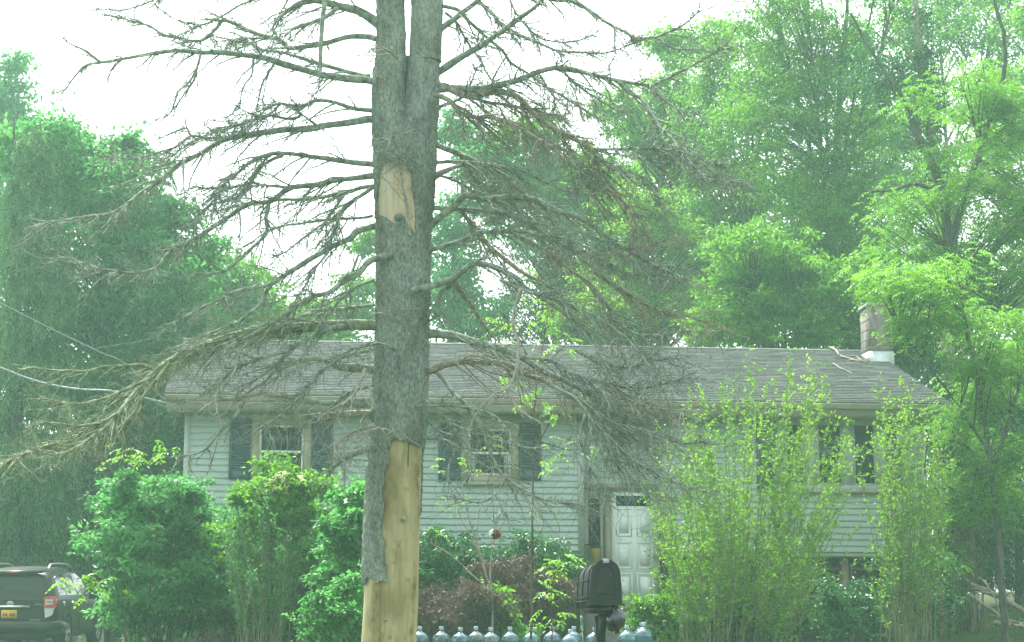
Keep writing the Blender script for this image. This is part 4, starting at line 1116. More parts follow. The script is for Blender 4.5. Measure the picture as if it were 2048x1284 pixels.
# drooping Norway spruce at the left edge
def weeping_spruce(px, Y, label, seed):
    rg = np.random.default_rng(seed)
    x = at(px, 1240, Y)[0]; b = np.array([x, Y, float(ground_z(x, Y))])
    e = empty('weeping_spruce', b, label, 'tree')
    top = at(px, 235, Y)
    g = Geo(); tr = resample([b - (0, 0, .2), b + (top - b) * .5, top], .3, .02, seed)
    g.tubes(tr, np.linspace(.24, .02, len(tr)), 10)
    c = Geo(); bp = []
    Hh = top[2] - b[2]
    for k in range(330):
        f = rg.uniform(.03, .98); z0 = b[2] + Hh * f
        L = (1 - f) ** .62 * 1.75 * rg.uniform(.65, 1.05) + .25
        a = rg.uniform(0, 2 * math.pi); d = np.array([math.cos(a), math.sin(a), 0])
        u = np.linspace(0, 1, 9)[:, None]
        P = np.array([x, Y, z0]) + d * L * u + np.array([0, 0, 1]) * L * (.05 * u - .55 * u ** 2 + .22 * u ** 4)
        bp.append(P)
        n = int(L * 16)
        ui = rg.uniform(.12, 1, n); base = np.stack([np.interp(ui, u[:, 0], P[:, q]) for q in range(3)], -1)
        side = np.array([-d[1], d[0], 0])
        base = base + side * rg.normal(0, .12 + .10 * L * .3, (n, 1))
        sl = rg.uniform(.25, .95, n) * min(1, .45 + L * .2)
        m = 12
        w = np.tile(np.linspace(0.02, 1, m), n); own = np.repeat(np.arange(n), m)
        pos = base[own] + np.array([0, 0, -1]) * (w * sl[own])[:, None] + (side * rg.normal(0, .05, (n, 1)) + d * .10)[own] * np.sin(w * 2)[:, None] + rg.normal(0, .012, (n * m, 3))
        dd = nrm(np.array([0, 0, -1]) + rg.normal(0, .42, (n * m, 3)))
        t = np.clip(.28 + .5 * w + rg.normal(0, .26, n)[own] + rg.normal(0, .1, n * m) - .12, 0, 1)
        c.leaves(pos, dd, rg.normal(0, 1, (n * m, 3)), rg.uniform(.08, .17, n * m), .034, t)
    g.tubes(np.array(bp), np.linspace(.022, .005, 9)[None] * np.ones((len(bp), 1)), 5)
    g.build('trunk', M['bark_grey'], e, True, b)
    c.build('crown', M['needle'], e, False, b, tint=True)
weeping_spruce(28, 43.0, 'dark weeping spruce with hanging sprays behind the parked car', 21)
weeping_spruce(-95, 47, 'dark weeping spruce half cut off by the left picture edge', 22)

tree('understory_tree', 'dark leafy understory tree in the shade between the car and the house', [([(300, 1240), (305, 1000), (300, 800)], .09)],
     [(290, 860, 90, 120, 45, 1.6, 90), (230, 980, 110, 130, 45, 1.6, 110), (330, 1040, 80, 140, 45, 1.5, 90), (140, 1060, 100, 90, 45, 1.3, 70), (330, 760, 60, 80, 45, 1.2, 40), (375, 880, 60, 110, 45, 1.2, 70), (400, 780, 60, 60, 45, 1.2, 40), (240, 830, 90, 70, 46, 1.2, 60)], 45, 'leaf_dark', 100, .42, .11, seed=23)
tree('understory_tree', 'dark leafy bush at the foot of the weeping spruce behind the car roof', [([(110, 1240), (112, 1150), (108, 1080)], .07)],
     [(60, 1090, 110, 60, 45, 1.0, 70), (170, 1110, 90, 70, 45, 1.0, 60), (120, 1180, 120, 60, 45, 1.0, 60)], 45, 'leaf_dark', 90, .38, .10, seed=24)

# ---------- behind the roof, centre
tree('maple_tree', 'far green maple directly right of the dead trunk above the roof', [([(900, 1240), (902, 800), (905, 560), (930, 330)], .18)],
     [(905, 560, 60, 110, 58, 1.8, 90), (890, 430, 45, 70, 58, 1.2, 34), (950, 350, 70, 60, 58, 1.5, 42), (940, 640, 80, 60, 58, 1.6, 60), (930, 250, 55, 50, 58, 1.2, 26), (1000, 300, 60, 60, 58, 1.2, 30)], 58, 'leaf_mint', 75, .55, .14, seed=31)
tree('maple_tree', 'bright green maple seen through the bare branches above the middle of the roof', [([(1080, 1240), (1085, 800), (1090, 500), (1085, 300)], .2)],
     [(1080, 330, 90, 80, 60, 2.0, 95), (1130, 400, 110, 80, 60, 2.0, 100), (1040, 420, 80, 80, 60, 1.8, 60), (1200, 330, 70, 60, 60, 1.4, 40), (1060, 250, 60, 40, 60, 1.2, 24)], 60, 'leaf_mid', 85, .58, .15, seed=32, bias=.18)
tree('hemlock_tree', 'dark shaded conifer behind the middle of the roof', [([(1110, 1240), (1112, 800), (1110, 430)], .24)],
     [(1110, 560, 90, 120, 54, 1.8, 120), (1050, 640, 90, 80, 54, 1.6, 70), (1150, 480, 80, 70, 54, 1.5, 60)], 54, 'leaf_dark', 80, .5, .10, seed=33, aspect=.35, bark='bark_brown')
tree('birch_tree', 'yellow green young tree above the roof right of the conifer', [([(1290, 1240), (1285, 800), (1290, 520)], .11)],
     [(1270, 430, 80, 70, 50, 1.5, 60), (1330, 480, 90, 80, 50, 1.6, 70), (1260, 570, 100, 80, 50, 1.6, 75), (1350, 600, 90, 80, 50, 1.6, 70), (1180, 620, 80, 60, 50, 1.4, 50), (1230, 650, 120, 50, 50, 1.4, 60)], 50, 'leaf_yellow', 85, .45, .10, seed=34)
tree('maple_tree', 'bright crown touching the white sky right of the upper bare branches', [([(1320, 1240), (1318, 700), (1325, 300), (1335, 120)], .17)],
     [(1290, 270, 90, 70, 57, 1.8, 75), (1350, 190, 70, 70, 57, 1.5, 52), (1345, 90, 55, 50, 57, 1.1, 30), (1400, 60, 60, 60, 57, 1.2, 34), (1380, 320, 90, 80, 57, 1.8, 70), (1230, 200, 40, 40, 57, .9, 16)], 57, 'leaf_bright', 75, .5, .13, seed=35, bias=-.05)

# tall thin-leaved trees with fans of straight stems
def fan(foot, tips, rr):
    return [([(foot[0], 1240), foot, ((foot[0] + t[0]) / 2 + (foot[0] - t[0]) * .12, (foot[1] + t[1]) / 2, (random.random() - .5) * 2), (t[0], t[1], (random.random() - .5) * 3)], rr if k == 0 else rr * .55) for k, t in enumerate(tips)]
tree('ash_tree', 'tall many stemmed tree with fine leaves fanning up behind the roof', fan((1660, 560), [(1700, -60), (1600, -80), (1530, -40), (1640, -90), (1760, -60), (1780, 30)], .17),
     [(1640, 330, 130, 120, 47, 2.2, 150), (1560, 200, 120, 110, 47, 2.0, 110), (1700, 160, 120, 120, 47, 2.0, 100), (1600, 60, 140, 80, 47, 2.0, 80), (1660, 470, 120, 90, 47, 2.0, 110), (1740, 20, 90, 60, 47, 1.6, 40), (1600, -40, 120, 50, 47, 1.6, 34)],
     47, 'leaf_mid', 80, .5, .085, seed=41, more=2.6, aspect=.45, bark='bark_grey', limb=.4, limb_r=.028)
tree('ash_tree', 'slender stemmed tree with fine leaves left of the many stemmed tree', fan((1490, 620), [(1500, 60), (1440, 40), (1560, -20), (1420, 150)], .12),
     [(1450, 260, 100, 100, 52, 1.9, 90), (1480, 400, 120, 120, 52, 2.0, 130), (1430, 150, 80, 70, 52, 1.5, 46), (1500, 100, 70, 70, 52, 1.4, 40), (1400, 460, 80, 100, 52, 1.7, 80), (1520, 540, 110, 70, 52, 1.7, 80)],
     52, 'leaf_mid', 78, .5, .09, seed=42, more=2.4, aspect=.45, limb=.4, limb_r=.028)
tree('ash_tree', 'far slender tree filling the top right sky with fine pale leaves', fan((1900, 500), [(1870, -60), (1960, -80), (2020, -60), (1830, 60)], .12),
     [(1920, 120, 140, 110, 60, 2.0, 100), (1990, 40, 100, 80, 60, 1.8, 60), (1830, 220, 90, 100, 60, 1.8, 60), (2000, 250, 90, 110, 60, 1.8, 70), (1870, 360, 110, 90, 60, 1.8, 70), (1860, 30, 80, 60, 60, 1.4, 36)],
     60, 'leaf_mid', 70, .55, .11, seed=43, more=2.4, aspect=.5, limb=.4)
tree('dogwood_tree', 'rounded bright green tree with layered sprays just behind the roof left of the chimney', [([(1580, 1240), (1578, 900), (1570, 640)], .10), ([(1575, 760), (1500, 600)], .05), ([(1575, 740), (1650, 560)], .05)],
     [(1500, 510, 80, 55, 42, 1.4, 80), (1580, 530, 90, 60, 42, 1.5, 95), (1480, 600, 90, 60, 42, 1.4, 80), (1600, 610, 110, 60, 42, 1.5, 100), (1660, 560, 60, 60, 42, 1.2, 46), (1430, 650, 70, 40, 42, 1.2, 40), (1560, 665, 150, 35, 42, 1.4, 70)],
     42, 'leaf_mid', 95, .36, .085, seed=44, flat=.25, bias=.15)
tree('understory_tree', 'dark shaded trees low behind the roof between the chimney and the bright tree', [([(1690, 1240), (1692, 900), (1690, 650)], .1)],
     [(1690, 600, 80, 90, 46, 1.4, 70), (1800, 640, 90, 110, 46, 1.6, 90), (1840, 760, 90, 110, 46, 1.6, 80)], 46, 'leaf_dark', 85, .45, .10, seed=45)

tree('maple_tree', 'tall far maple closing the view behind the many stemmed tree', [([(1720, 1240), (1722, 700), (1725, 300)], .2)],
     [(1720, 420, 130, 120, 66, 2.4, 110), (1800, 300, 110, 120, 66, 2.2, 80), (1640, 560, 140, 110, 66, 2.4, 110), (1820, 520, 120, 120, 66, 2.2, 90), (1560, 380, 90, 110, 66, 2, 60), (1740, 230, 80, 90, 66, 1.8, 40)], 66, 'leaf_mid', 80, .62, .13, seed=46, bias=-.05)
tree('maple_tree', 'far maple with fresh leaves behind the yellow green young tree', [([(1380, 1240), (1382, 800), (1385, 450)], .17)],
     [(1380, 470, 110, 110, 64, 2.2, 100), (1300, 380, 90, 90, 64, 2, 70), (1460, 560, 110, 100, 64, 2.2, 90), (1240, 500, 90, 110, 64, 2, 80), (1330, 620, 140, 60, 64, 2, 80), (1160, 560, 80, 90, 64, 1.8, 50)], 64, 'leaf_mid', 80, .62, .13, seed=47, bias=.05)

tree('maple_tree', 'full leafy maple half cut off by the right picture edge', [([(2140, 1240), (2142, 700), (2130, 250)], .2)],
     [(2080, 260, 120, 130, 54, 2.2, 90), (2150, 420, 160, 160, 54, 2.6, 120), (2060, 560, 110, 130, 54, 2.2, 80), (2180, 700, 160, 160, 54, 2.6, 110), (2040, 720, 90, 110, 54, 2, 60), (2120, 100, 100, 90, 54, 2, 50)], 54, 'leaf_mid', 85, .58, .13, seed=48, bias=0.)

# ---------- right: near trees with compound leaves
def compound(g, cen, per, rg, L=.26, leaflets=9, ll=.085, aspect=.36, bias=0., droop=.6, spread=.35):
    """clusters of pinnate leaves: leaflets in pairs along a drooping stalk"""
    n = len(cen); N = n * per
    own = np.repeat(np.arange(n), per)
    a = rg.uniform(0, 2 * math.pi, N)
    out = np.stack([np.cos(a), np.sin(a), rg.uniform(-.25, .55, N)], -1); out = nrm(out)
    base = cen[own] + rg.normal(0, spread * .5, (N, 3)) * np.array([1, 1, .6])
    le = L * rg.uniform(.65, 1.2, N)
    ct = np.clip(rg.normal(.5 + bias, .2, n), 0, 1)
    for k in range(leaflets):
        f = (k // 2 + 1) / ((leaflets + 1) / 2)
        p = base + out * (f * le)[:, None] + np.array([0, 0, -1]) * (droop * f * f * le)[:, None]
        side = nrm(np.cross(out, (0, 0, 1.)))
        sg = 0 if k == leaflets - 1 else (1 if k % 2 else -1)
        d = nrm(out * (.55 if sg else 1) + side * sg * .95 + np.array([0, 0, -.45]) + rg.normal(0, .12, (N, 3)))
        t = np.clip(ct[own] + rg.normal(0, .12, N), 0, 1)
        g.leaves(p, d, np.array([0, 0, 1.]) + rg.normal(0, .25, (N, 3)), ll * rg.uniform(.8, 1.2, N) * (1.1 - .3 * abs(f - .5)), ll * aspect, t, .1, .15)

def walnut(label, trunks, ell, Y, leaf, seed, per=5, L=.30, ll=.10, bark='bark_grey', bias=0., limb=.5, name='walnut_tree', lf=9, skip=()):
    rg = np.random.default_rng(seed)
    x, y, z = at(*trunks[0][0][0][:2], Y)
    b = np.array([x, Y, float(ground_z(x, Y))])
    e = empty(name, b, label, 'tree')
    g = Geo(); lines = []
    for k, (pts, rr) in enumerate(trunks):
        P = np.array([at(p[0], p[1], Y + (p[2] if len(p) > 2 else 0)) for p in pts])
        if k == 0: P[0] = b - (0, 0, .15)
        P = resample(P, .2, .03, seed * 1.7 + k); lines.append(P)
        g.tubes(P, rr * np.linspace(1, .45, len(P)), 12)
    ell = [e_[:6] + (int(e_[6] * 1.5),) for e_ in ell]
    cen = clumps_in(ell, rg)
    limbs_to(g, [l for k, l in enumerate(lines) if k not in skip], cen, limb * .7, rg, .03)
    g.build('trunk', M[bark], e, True, b)
    c = Geo(); compound(c, cen, per, rg, L, lf, ll, bias=bias)
    c.build('crown', M[leaf], e, False, b, tint=True)
    return e
walnut('big tree with compound leaves and a tall grey trunk near the right edge',
       [([(1935, 1240), (1925, 760), (1912, 640), (1898, 500), (1884, 380), (1850, 300), (1822, 250)], .19), ([(1886, 390), (1838, 368), (1790, 378), (1728, 384)], .055), ([(1895, 500), (1960, 300), (2010, 120), (1985, -20)], .08), ([(1850, 300), (1810, 205), (1760, 130), (1700, 28)], .06)],
       [(1960, 420, 110, 90, 38, 1.7, 90), (2000, 560, 90, 100, 38, 1.7, 90), (1880, 560, 120, 80, 38, 1.6, 80), (1960, 300, 110, 80, 38, 1.6, 70), (2020, 180, 70, 90, 38, 1.4, 50), (1900, 200, 80, 70, 38, 1.4, 34), (1790, 540, 90, 60, 38, 1.3, 40), (1800, 440, 70, 60, 38, 1.2, 34), (2030, 360, 60, 100, 38, 1.3, 50)],
       38, 'leaf_mid', 51, 6, .30, .095, bias=.05, skip=(1, 3))
walnut('leafy tree with bright hanging compound leaves overhanging the right end of the roof',
       [([(2010, 1240), (1990, 1000), (1960, 800), (1930, 640)], .07), ([(1975, 900), (1880, 760), (1800, 660)], .03), ([(1985, 950), (2040, 760), (2060, 600)], .04)],
       [(1860, 590, 90, 70, 31.5, 1.0, 46), (1800, 560, 60, 50, 31.5, .8, 26), (1960, 660, 90, 70, 31.5, 1.1, 44), (1990, 760, 70, 60, 31.5, 1.1, 40), (1820, 660, 60, 40, 31.5, .7, 18), (2030, 700, 50, 90, 31.5, 1.0, 36), (1930, 770, 60, 40, 31.5, .8, 20), (1880, 640, 60, 30, 31.5, .7, 14)],
       31.5, 'leaf_bright', 52, 5, .27, .09, bias=-.05)
walnut('shaded bush of compound leaves climbing beside the right corner of the house',
       [([(1900, 1260), (1895, 1100), (1900, 900)], .04), ([(1895, 1150), (1960, 980), (1990, 860)], .03), ([(1896, 1100), (1850, 950)], .02)],
       [(1900, 880, 70, 70, 32, .9, 46), (1970, 900, 80, 80, 32, 1.0, 50), (1920, 1000, 80, 70, 32, .9, 46), (2010, 1010, 60, 70, 32, .9, 26), (1870, 960, 40, 60, 32, .6, 22), (1890, 1090, 60, 60, 32, .7, 26)],
       32, 'leaf_mid', 53, 6, .24, .075, bias=.02, name='sumac_bush')
# ivy clad dead trunk
rg = np.random.default_rng(61)
P = resample([at(1905, 1240, 43), at(1895, 700, 43), at(1882, 430, 43), at(1858, 240, 43), at(1838, 90, 43), at(1826, -30, 43)], .25, .03, 61)
b = np.array([P[0][0], 43, float(ground_z(P[0][0], 43))]); P[0] = b
e = empty('ivy_clad_tree', b, 'dead snag wrapped in dark ivy rising into the top right sky', 'tree')
g = Geo().tubes(P, np.linspace(.22, .09, len(P)), 10)
for a, c_, r in (((1846, 150), (1796, 60), .05), ((1850, 190), (1900, 90), .04), ((1870, 330), (1930, 200), .05), ((1842, 120), (1835, 20), .05)):
    q = resample([at(*a, 43), at((a[0] + c_[0]) / 2, (a[1] + c_[1]) / 2 + 8, 42.6), at(*c_, 42.2)], .2, .03, a[0])
    g.tubes(q, np.linspace(r, r * .3, len(q)), 7)
g.build('trunk', M['bark_pale'], e, True, b)
k = rg.integers(len(P) // 2, len(P) - 3, 190)
c = Geo(); leaf_clumps(c, P[k] + rg.normal(0, .16, (190, 3)), 40, .26, .085, rg, .8, .6, .8)
k = rg.integers(0, 60, 60)
leaf_clumps(c, at(1780, 160, 42.6) + rg.normal(0, 1, (60, 3)) * (.42, .3, .36), 45, .3, .085, rg, .7, .6, .8)
c.build('ivy', M['leaf_dark'], e, False, b, tint=True)

tree('understory_tree', 'dark shaded thicket under the trees at the right edge', [([(2040, 1240), (2038, 1000), (2030, 850)], .12), ([(1985, 1190), (1978, 1040), (1990, 880)], .05)],
     [(2010, 920, 100, 110, 43, 1.6, 100), (2050, 1060, 90, 110, 43, 1.5, 80), (1960, 800, 100, 90, 43, 1.5, 70), (2060, 780, 80, 120, 43, 1.5, 60), (1960, 1080, 70, 80, 43, 1.2, 40), (1930, 940, 70, 110, 44, 1.2, 60), (1900, 1080, 60, 90, 44, 1.2, 50), (1925, 850, 60, 90, 45, 1.2, 60)], 43, 'leaf_dark', 85, .45, .10, seed=63, base=np.array([at(2040, 1240, 43)[0], 43, float(ground_z(at(2040, 1240, 43)[0], 43))]))

# far wood closing the view between the trunks: one mass nobody could count
rg = np.random.default_rng(70)
n = 2000
xs = rg.uniform(-32, 32, n); ys = rg.uniform(66, 84, n)
zs_ = ground_z(xs, ys) + rg.uniform(0, 1, n) ** 1.2 * (5.5 + 1.8 * np.sin(xs * .5) + 1.2 * np.sin(xs * 1.3 + 1) + np.clip(xs - 4, 0, 12) * .35 + 2.6)
c = Geo(); leaf_clumps(c, np.stack([xs, ys, zs_], -1), 60, 1.0, .26, rg, .6, .3, .6)
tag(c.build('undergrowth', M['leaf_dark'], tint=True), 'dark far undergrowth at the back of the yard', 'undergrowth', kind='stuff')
# ================================================================== SHRUBS AND SMALL PLANTS
def wispy(name, label, footpx, spread, outline, Y, n, leaf, seed, L=.042, low=1180, per=60, depth=.8, aspect=.55, stem='green_stem', side=.16, group=None):
    """many thin upright stems from one stool, small leaves along their upper parts; outline: (px, top py)"""
    rg = np.random.default_rng(seed)
    x, y, z = at(footpx, 1240, Y)
    b = np.array([x, Y, float(ground_z(x, Y))])
    e = empty(name, b, label, 'shrub', group)
    ox, oy = np.array(outline, float).T
    px = rg.uniform(ox[0], ox[-1], n)
    tp = np.interp(px, ox, oy)
    py = tp + (low - tp) * rg.beta(1.0, 2.2, n)
    Yt = Y + rg.normal(0, depth * .5, n)
    tips = np.stack([at(a, c_, yy) for a, c_, yy in zip(px, py, Yt)])
    fx = footpx + (px - footpx) * spread + rg.normal(0, 14, n)
    f = np.stack([at(a, 1240, yy) for a, yy in zip(fx, Y + (Yt - Y) * .4)]); f[:, 2] = ground_z(f[:, 0], f[:, 1]) - .05
    u = np.linspace(0, 1, 12)[None, :, None]
    bow = np.stack([(tips[:, 0] - f[:, 0]) * .30, rg.normal(0, .10, n), np.zeros(n)], -1)
    P = f[:, None] + (tips - f)[:, None] * u - bow[:, None] * (u * (1 - u)) * 1.6 + rg.normal(0, .016, (n, 12, 3)).cumsum(1) * (u > 0)
    g = Geo()
    R = rg.uniform(.005, .012, n)[:, None] * (1 - .8 * np.linspace(0, 1, 12))
    g.tubes(P, R, 5)
    # side shoots
    ln = np.linalg.norm(tips - f, axis=1)
    m = np.maximum(2, (ln * 8).astype(int)); own = np.repeat(np.arange(n), m); N = len(own)
    w = rg.uniform(.22, 1, N) ** .85 * 10.99; k = w.astype(int); fr = (w - k)[:, None]
    b0 = P[own, k] * (1 - fr) + P[own, k + 1] * fr
    T = nrm(P[own, k + 1] - P[own, k])
    d = nrm(T * rg.uniform(.3, 1.2, (N, 1)) + nrm(rg.normal(0, 1, (N, 3))) * .75 + np.array([0, 0, .15]))
    sl = side * rg.uniform(.35, 1.6, N)
    SP_ = b0[:, None] + d[:, None] * (np.linspace(0, 1, 4)[None, :, None] * sl[:, None, None])
    g.tubes(SP_, np.repeat([[.003, .0026, .002, .0012]], N, 0), 3)
    g.build('stem', M[stem], e, False, b)
    c = Geo()
    q = max(1, int(per * n / N))
    o2 = np.repeat(np.arange(N), q); K = len(o2)
    s = rg.uniform(0.1, 1.05, K)[:, None]
    pos = b0[o2] + d[o2] * sl[o2, None] * s + rg.normal(0, .008, (K, 3))
    dd = nrm(d[o2] * .7 + nrm(rg.normal(0, 1, (K, 3))) + np.array([0, 0, .05]))
    t = np.clip(rg.normal(.5, .18, n)[own][o2] + rg.normal(0, .16, K), 0, 1)
    le = L * rg.uniform(.6, 1.3, K)
    c.leaves(pos, dd, np.array([0, 0, 1]) + rg.normal(0, .6, (K, 3)), le, le * aspect, t)
    c.build('foliage', M[leaf], e, False, b, tint=True)
    return e

def bush(name, label, ell, Y, leaf, seed, per=60, rad=.22, L=.06, flat=.5, droop=.2, aspect=.55, bias=0., stems=14, foot=None, var=.22, bark='bark_brown', cat='shrub', flowers=None):
    rg = np.random.default_rng(seed)
    fx = foot or ell[0][0]
    x = at(fx, 1240, Y)[0]; b = np.array([x, Y, float(ground_z(x, Y))])
    e = empty(name, b, label, cat)
    per = int(per * .62); L = L * 1.3; flat = flat * .6
    cen = clumps_in([e_[:6] + (int(e_[6] * 1.3),) for e_ in ell], rg, .40)
    k = rg.integers(0, len(cen), 60); k = k[np.argsort(-cen[k, 2])][:26]
    sh = nrm(np.stack([rg.normal(0, .55, len(k)), rg.normal(0, .4, len(k)), np.ones(len(k))], -1)) * rg.uniform(.12, .42, (len(k), 1))
    cen = np.concatenate([cen] + [cen[k] + sh * f_ + (0, 0, -.12 * f_ * f_) for f_ in (.3, .5, .7, .85, 1)])
    cen[:, 2] = np.maximum(cen[:, 2], ground_z(cen[:, 0], cen[:, 1]) + .08)
    g = Geo()
    pick = cen[rg.integers(0, len(cen), stems)]
    f = np.stack([b[0] + rg.normal(0, .15, stems) + (pick[:, 0] - b[0]) * .4, b[1] + rg.normal(0, .12, stems), np.zeros(stems)], -1); f[:, 2] = ground_z(f[:, 0], f[:, 1]) - .05
    u = np.linspace(0, 1, 8)[None, :, None]
    P = f[:, None] + (pick - f)[:, None] * u + rg.normal(0, .015, (stems, 8, 3)).cumsum(1)
    g.tubes(P, rg.uniform(.008, .018, stems)[:, None] * np.linspace(1, .3, 8), 6)
    g.build('stem', M[bark], e, True, b)
    c = Geo(); leaf_clumps(c, cen, per, rad, L, rg, flat, droop, aspect, bias, var)
    c.build('foliage', M[leaf], e, False, b, tint=True)
    if flowers:
        c = Geo(); k = np.array([at(px, py, Y - .55) for px, py in flowers])
        leaf_clumps(c, k, 40, .07, .035, rg, .6, -.2, .8)
        c.build('blossom', M['flower'], e, False, b, tint=True)
    return e

def sprays(name, label, stems, pts, Y, leaf, seed, per=3, L=.26, ll=.075, lf=9, cat='sapling', bark='bark_brown', r=.012, aspect=.38, spread=.25, droop=.6):
    """slender stems (photograph polylines) carrying a few pinnate leaves at the given points (px, py[, dY])"""
    rg = np.random.default_rng(seed)
    p0 = at(stems[0][0][0], stems[0][0][1], Y)
    b = np.array([p0[0], Y, float(ground_z(p0[0], Y))])
    e = empty(name, b, label, cat)
    g = Geo(); lines = []
    for k, s in enumerate(stems):
        P = np.array([at(q[0], q[1], Y + (q[2] if len(q) > 2 else 0)) for q in s])
        if k == 0: P[0] = b - (0, 0, .06)
        P = resample(P, .08, .012, seed + k); lines.append(P)
        g.tubes(P, np.linspace(r if k == 0 else r * .6, r * .3, len(P)), 7)
    cen = np.array([at(q[0], q[1], Y + (q[2] if len(q) > 2 else 0)) for q in pts])
    al = np.concatenate(lines)
    T = []
    for c in cen:
        a = al[np.argmin(np.linalg.norm(al - c - np.array([0, 0, -.15]), axis=1))]
        u = np.linspace(0, 1, 6)[:, None]; T.append(a * (1 - u) ** 2 + 2 * u * (1 - u) * ((a + c) / 2 + (0, 0, .08)) + c * u * u)
    g.tubes(np.array(T), np.repeat([[.006, .0055, .005, .0045, .004, .003]], len(T), 0), 5)
    g.build('stem', M[bark], e, True, b)
    c = Geo(); compound(c, cen, per, rg, L, lf, ll, aspect, .12, droop, spread)
    c.build('foliage', M[leaf], e, False, b, tint=True)
    return e

# ---- left mass of shrubs
bush('lilac_shrub', 'big leafy shrub with sunlit pale tips in front of the left house corner',
     [(300, 1070, 90, 90, 29, .9, 84), (345, 990, 50, 50, 29, .7, 30), (260, 1020, 45, 50, 29, .6, 24), (325, 1190, 85, 80, 29, .9, 100), (370, 1120, 60, 120, 29, .8, 80), (262, 1090, 40, 50, 29, .6, 28)],
     29, 'leaf_mint', 101, 75, .2, .075, bias=.22, var=.3, foot=320, stems=26, aspect=.6)
bush('lilac_shrub', 'darker rounded shrub filling the space between the pale tipped shrub and the dead trunk',
     [(440, 1100, 70, 110, 30, .8, 90), (500, 1160, 80, 100, 30, .8, 90), (600, 1060, 60, 70, 30, .7, 50), (420, 1210, 90, 60, 30, .8, 60)], 30, 'leaf_maple', 102, 75, .2, .065, foot=480, stems=20)
bush('rose_shrub', 'flowering shrub with cream blossoms under the left window',
     [(555, 975, 55, 40, 28.3, .6, 40), (540, 1020, 75, 60, 28.3, .7, 70), (600, 1010, 60, 60, 28.3, .6, 46), (520, 1090, 60, 80, 28.3, .6, 60), (555, 925, 26, 25, 28.3, .3, 8)],
     28.3, 'leaf_mid', 103, 60, .17, .065, foot=520, stems=22, bias=.1, flowers=[(556, 953), (567, 948), (540, 963), (573, 975), (549, 978), (602, 955), (535, 985), (565, 962)])
wispy('privet_shrub', 'slender upright shrub with many thin pale stems before the dark gap beside the dead trunk', 520, .35, [(445, 1060), (480, 1010), (530, 980), (575, 1020), (610, 1100)], 27.6, 60, 'leaf_mint', 104, .045, 1260, 90)
sprays('sumac_sapling', 'young sapling holding bright compound leaves above the left shrub', [[(300, 1240), (302, 1080), (290, 940), (262, 915)], [(296, 1000), (330, 930), (350, 905)]],
       [(262, 912), (240, 930), (272, 900), (285, 890), (300, 902), (330, 910), (350, 915), (318, 930), (250, 950), (290, 925)], 28.2, 'leaf_bright', 105, 3, .26, .085)
sprays('sumac_sapling', 'low shoot with big round bright leaflets reaching over the car roof', [[(260, 1240), (245, 1190), (215, 1165), (170, 1158), (130, 1160)]],
       [(125, 1160), (140, 1156), (155, 1165), (165, 1150), (180, 1160), (195, 1150), (205, 1165), (188, 1178), (172, 1172), (215, 1150)], 27.5, 'leaf_bright', 106, 2, .20, .085, aspect=.6)
bush('ivy_shrub', 'dark ivy like bush standing tight against the left side of the dead trunk',
     [(705, 1060, 35, 60, 26.5, .5, 40), (690, 1120, 45, 50, 26.5, .5, 40), (715, 1010, 18, 30, 26.5, .4, 14), (680, 1180, 40, 30, 26.5, .4, 16)], 26.5, 'leaf_maple', 107, 60, .16, .07, foot=700, stems=10, aspect=.75, bias=.1)
bush('young_bush', 'small light green bush at the bottom left of the dead trunk base', [(670, 1250, 40, 40, 24, .4, 36), (700, 1230, 25, 40, 24, .3, 22), (640, 1262, 25, 25, 24, .3, 14)], 24, 'leaf_maple', 108, 50, .13, .05, foot=680, stems=8, bias=.1)
bush('yew_shrub', 'dark low shrub in the deep shade left of the dead trunk under the house', [(620, 1190, 90, 90, 31.4, .6, 90), (560, 1230, 90, 50, 31.4, .6, 50), (660, 1140, 60, 50, 31.4, .5, 40)], 31.4, 'leaf_dark', 109, 70, .2, .05, foot=620, stems=12)
# ---- between trunk and door
bush('rhododendron_shrub', 'dark broad leaved shrub under the middle window wall', [(930, 1150, 85, 60, 30.6, .6, 90), (1050, 1140, 80, 50, 30.6, .6, 80), (890, 1110, 50, 30, 30.6, .5, 30), (1110, 1150, 55, 60, 30.6, .6, 46), (980, 1200, 120, 50, 30.6, .6, 70)],
     30.6, 'leaf_dark', 111, 65, .2, .075, foot=990, stems=16, bias=.08, aspect=.4)
bush('red_maple_shrub', 'low spreading lace leaf maple with dark red leaves beside the dead trunk', [(920, 1215, 70, 30, 28, .6, 80), (880, 1235, 45, 25, 28, .5, 36), (980, 1225, 50, 30, 28, .5, 44)], 28, 'leaf_red', 112, 75, .17, .055, .3, .6, .22, foot=930, stems=10)
bush('red_maple_shrub', 'taller lace leaf maple with dull red leaves left of the mailbox', [(1000, 1145, 50, 22, 29, .4, 34), (1070, 1175, 55, 35, 29, .5, 46), (1100, 1210, 60, 40, 29, .5, 56), (1050, 1235, 70, 30, 29, .5, 46)], 29, 'leaf_red', 113, 70, .17, .055, .3, .6, .22, foot=1060, stems=12)
rgx = np.random.default_rng(114)
sprays('bare_shrub', 'open shrub with smooth pale forking stems in front of the sided wall', [[(985, 1240), (984, 1200), (972, 1150), (958, 1105), (944, 1060), (930, 1000), (922, 960)], [(984, 1200), (981, 1140), (984, 1075), (988, 1030)],
        [(978, 1180), (945, 1150), (905, 1112), (860, 1085)], [(962, 1120), (945, 1080), (920, 1030), (905, 985)], [(970, 1140), (955, 1080), (960, 1020), (975, 985)], [(984, 1090), (1010, 1040), (1035, 1000)]],
       [(925, 1010), (905, 1000), (935, 1018), (1085, 1012), (1060, 1015), (870, 1010), (880, 1050), (945, 1005), (1100, 1030), (865, 1075), (1000, 1020)], 27.5, 'leaf_mid', 114, 2, .20, .05, cat='shrub', bark='bark_pale', r=.022)
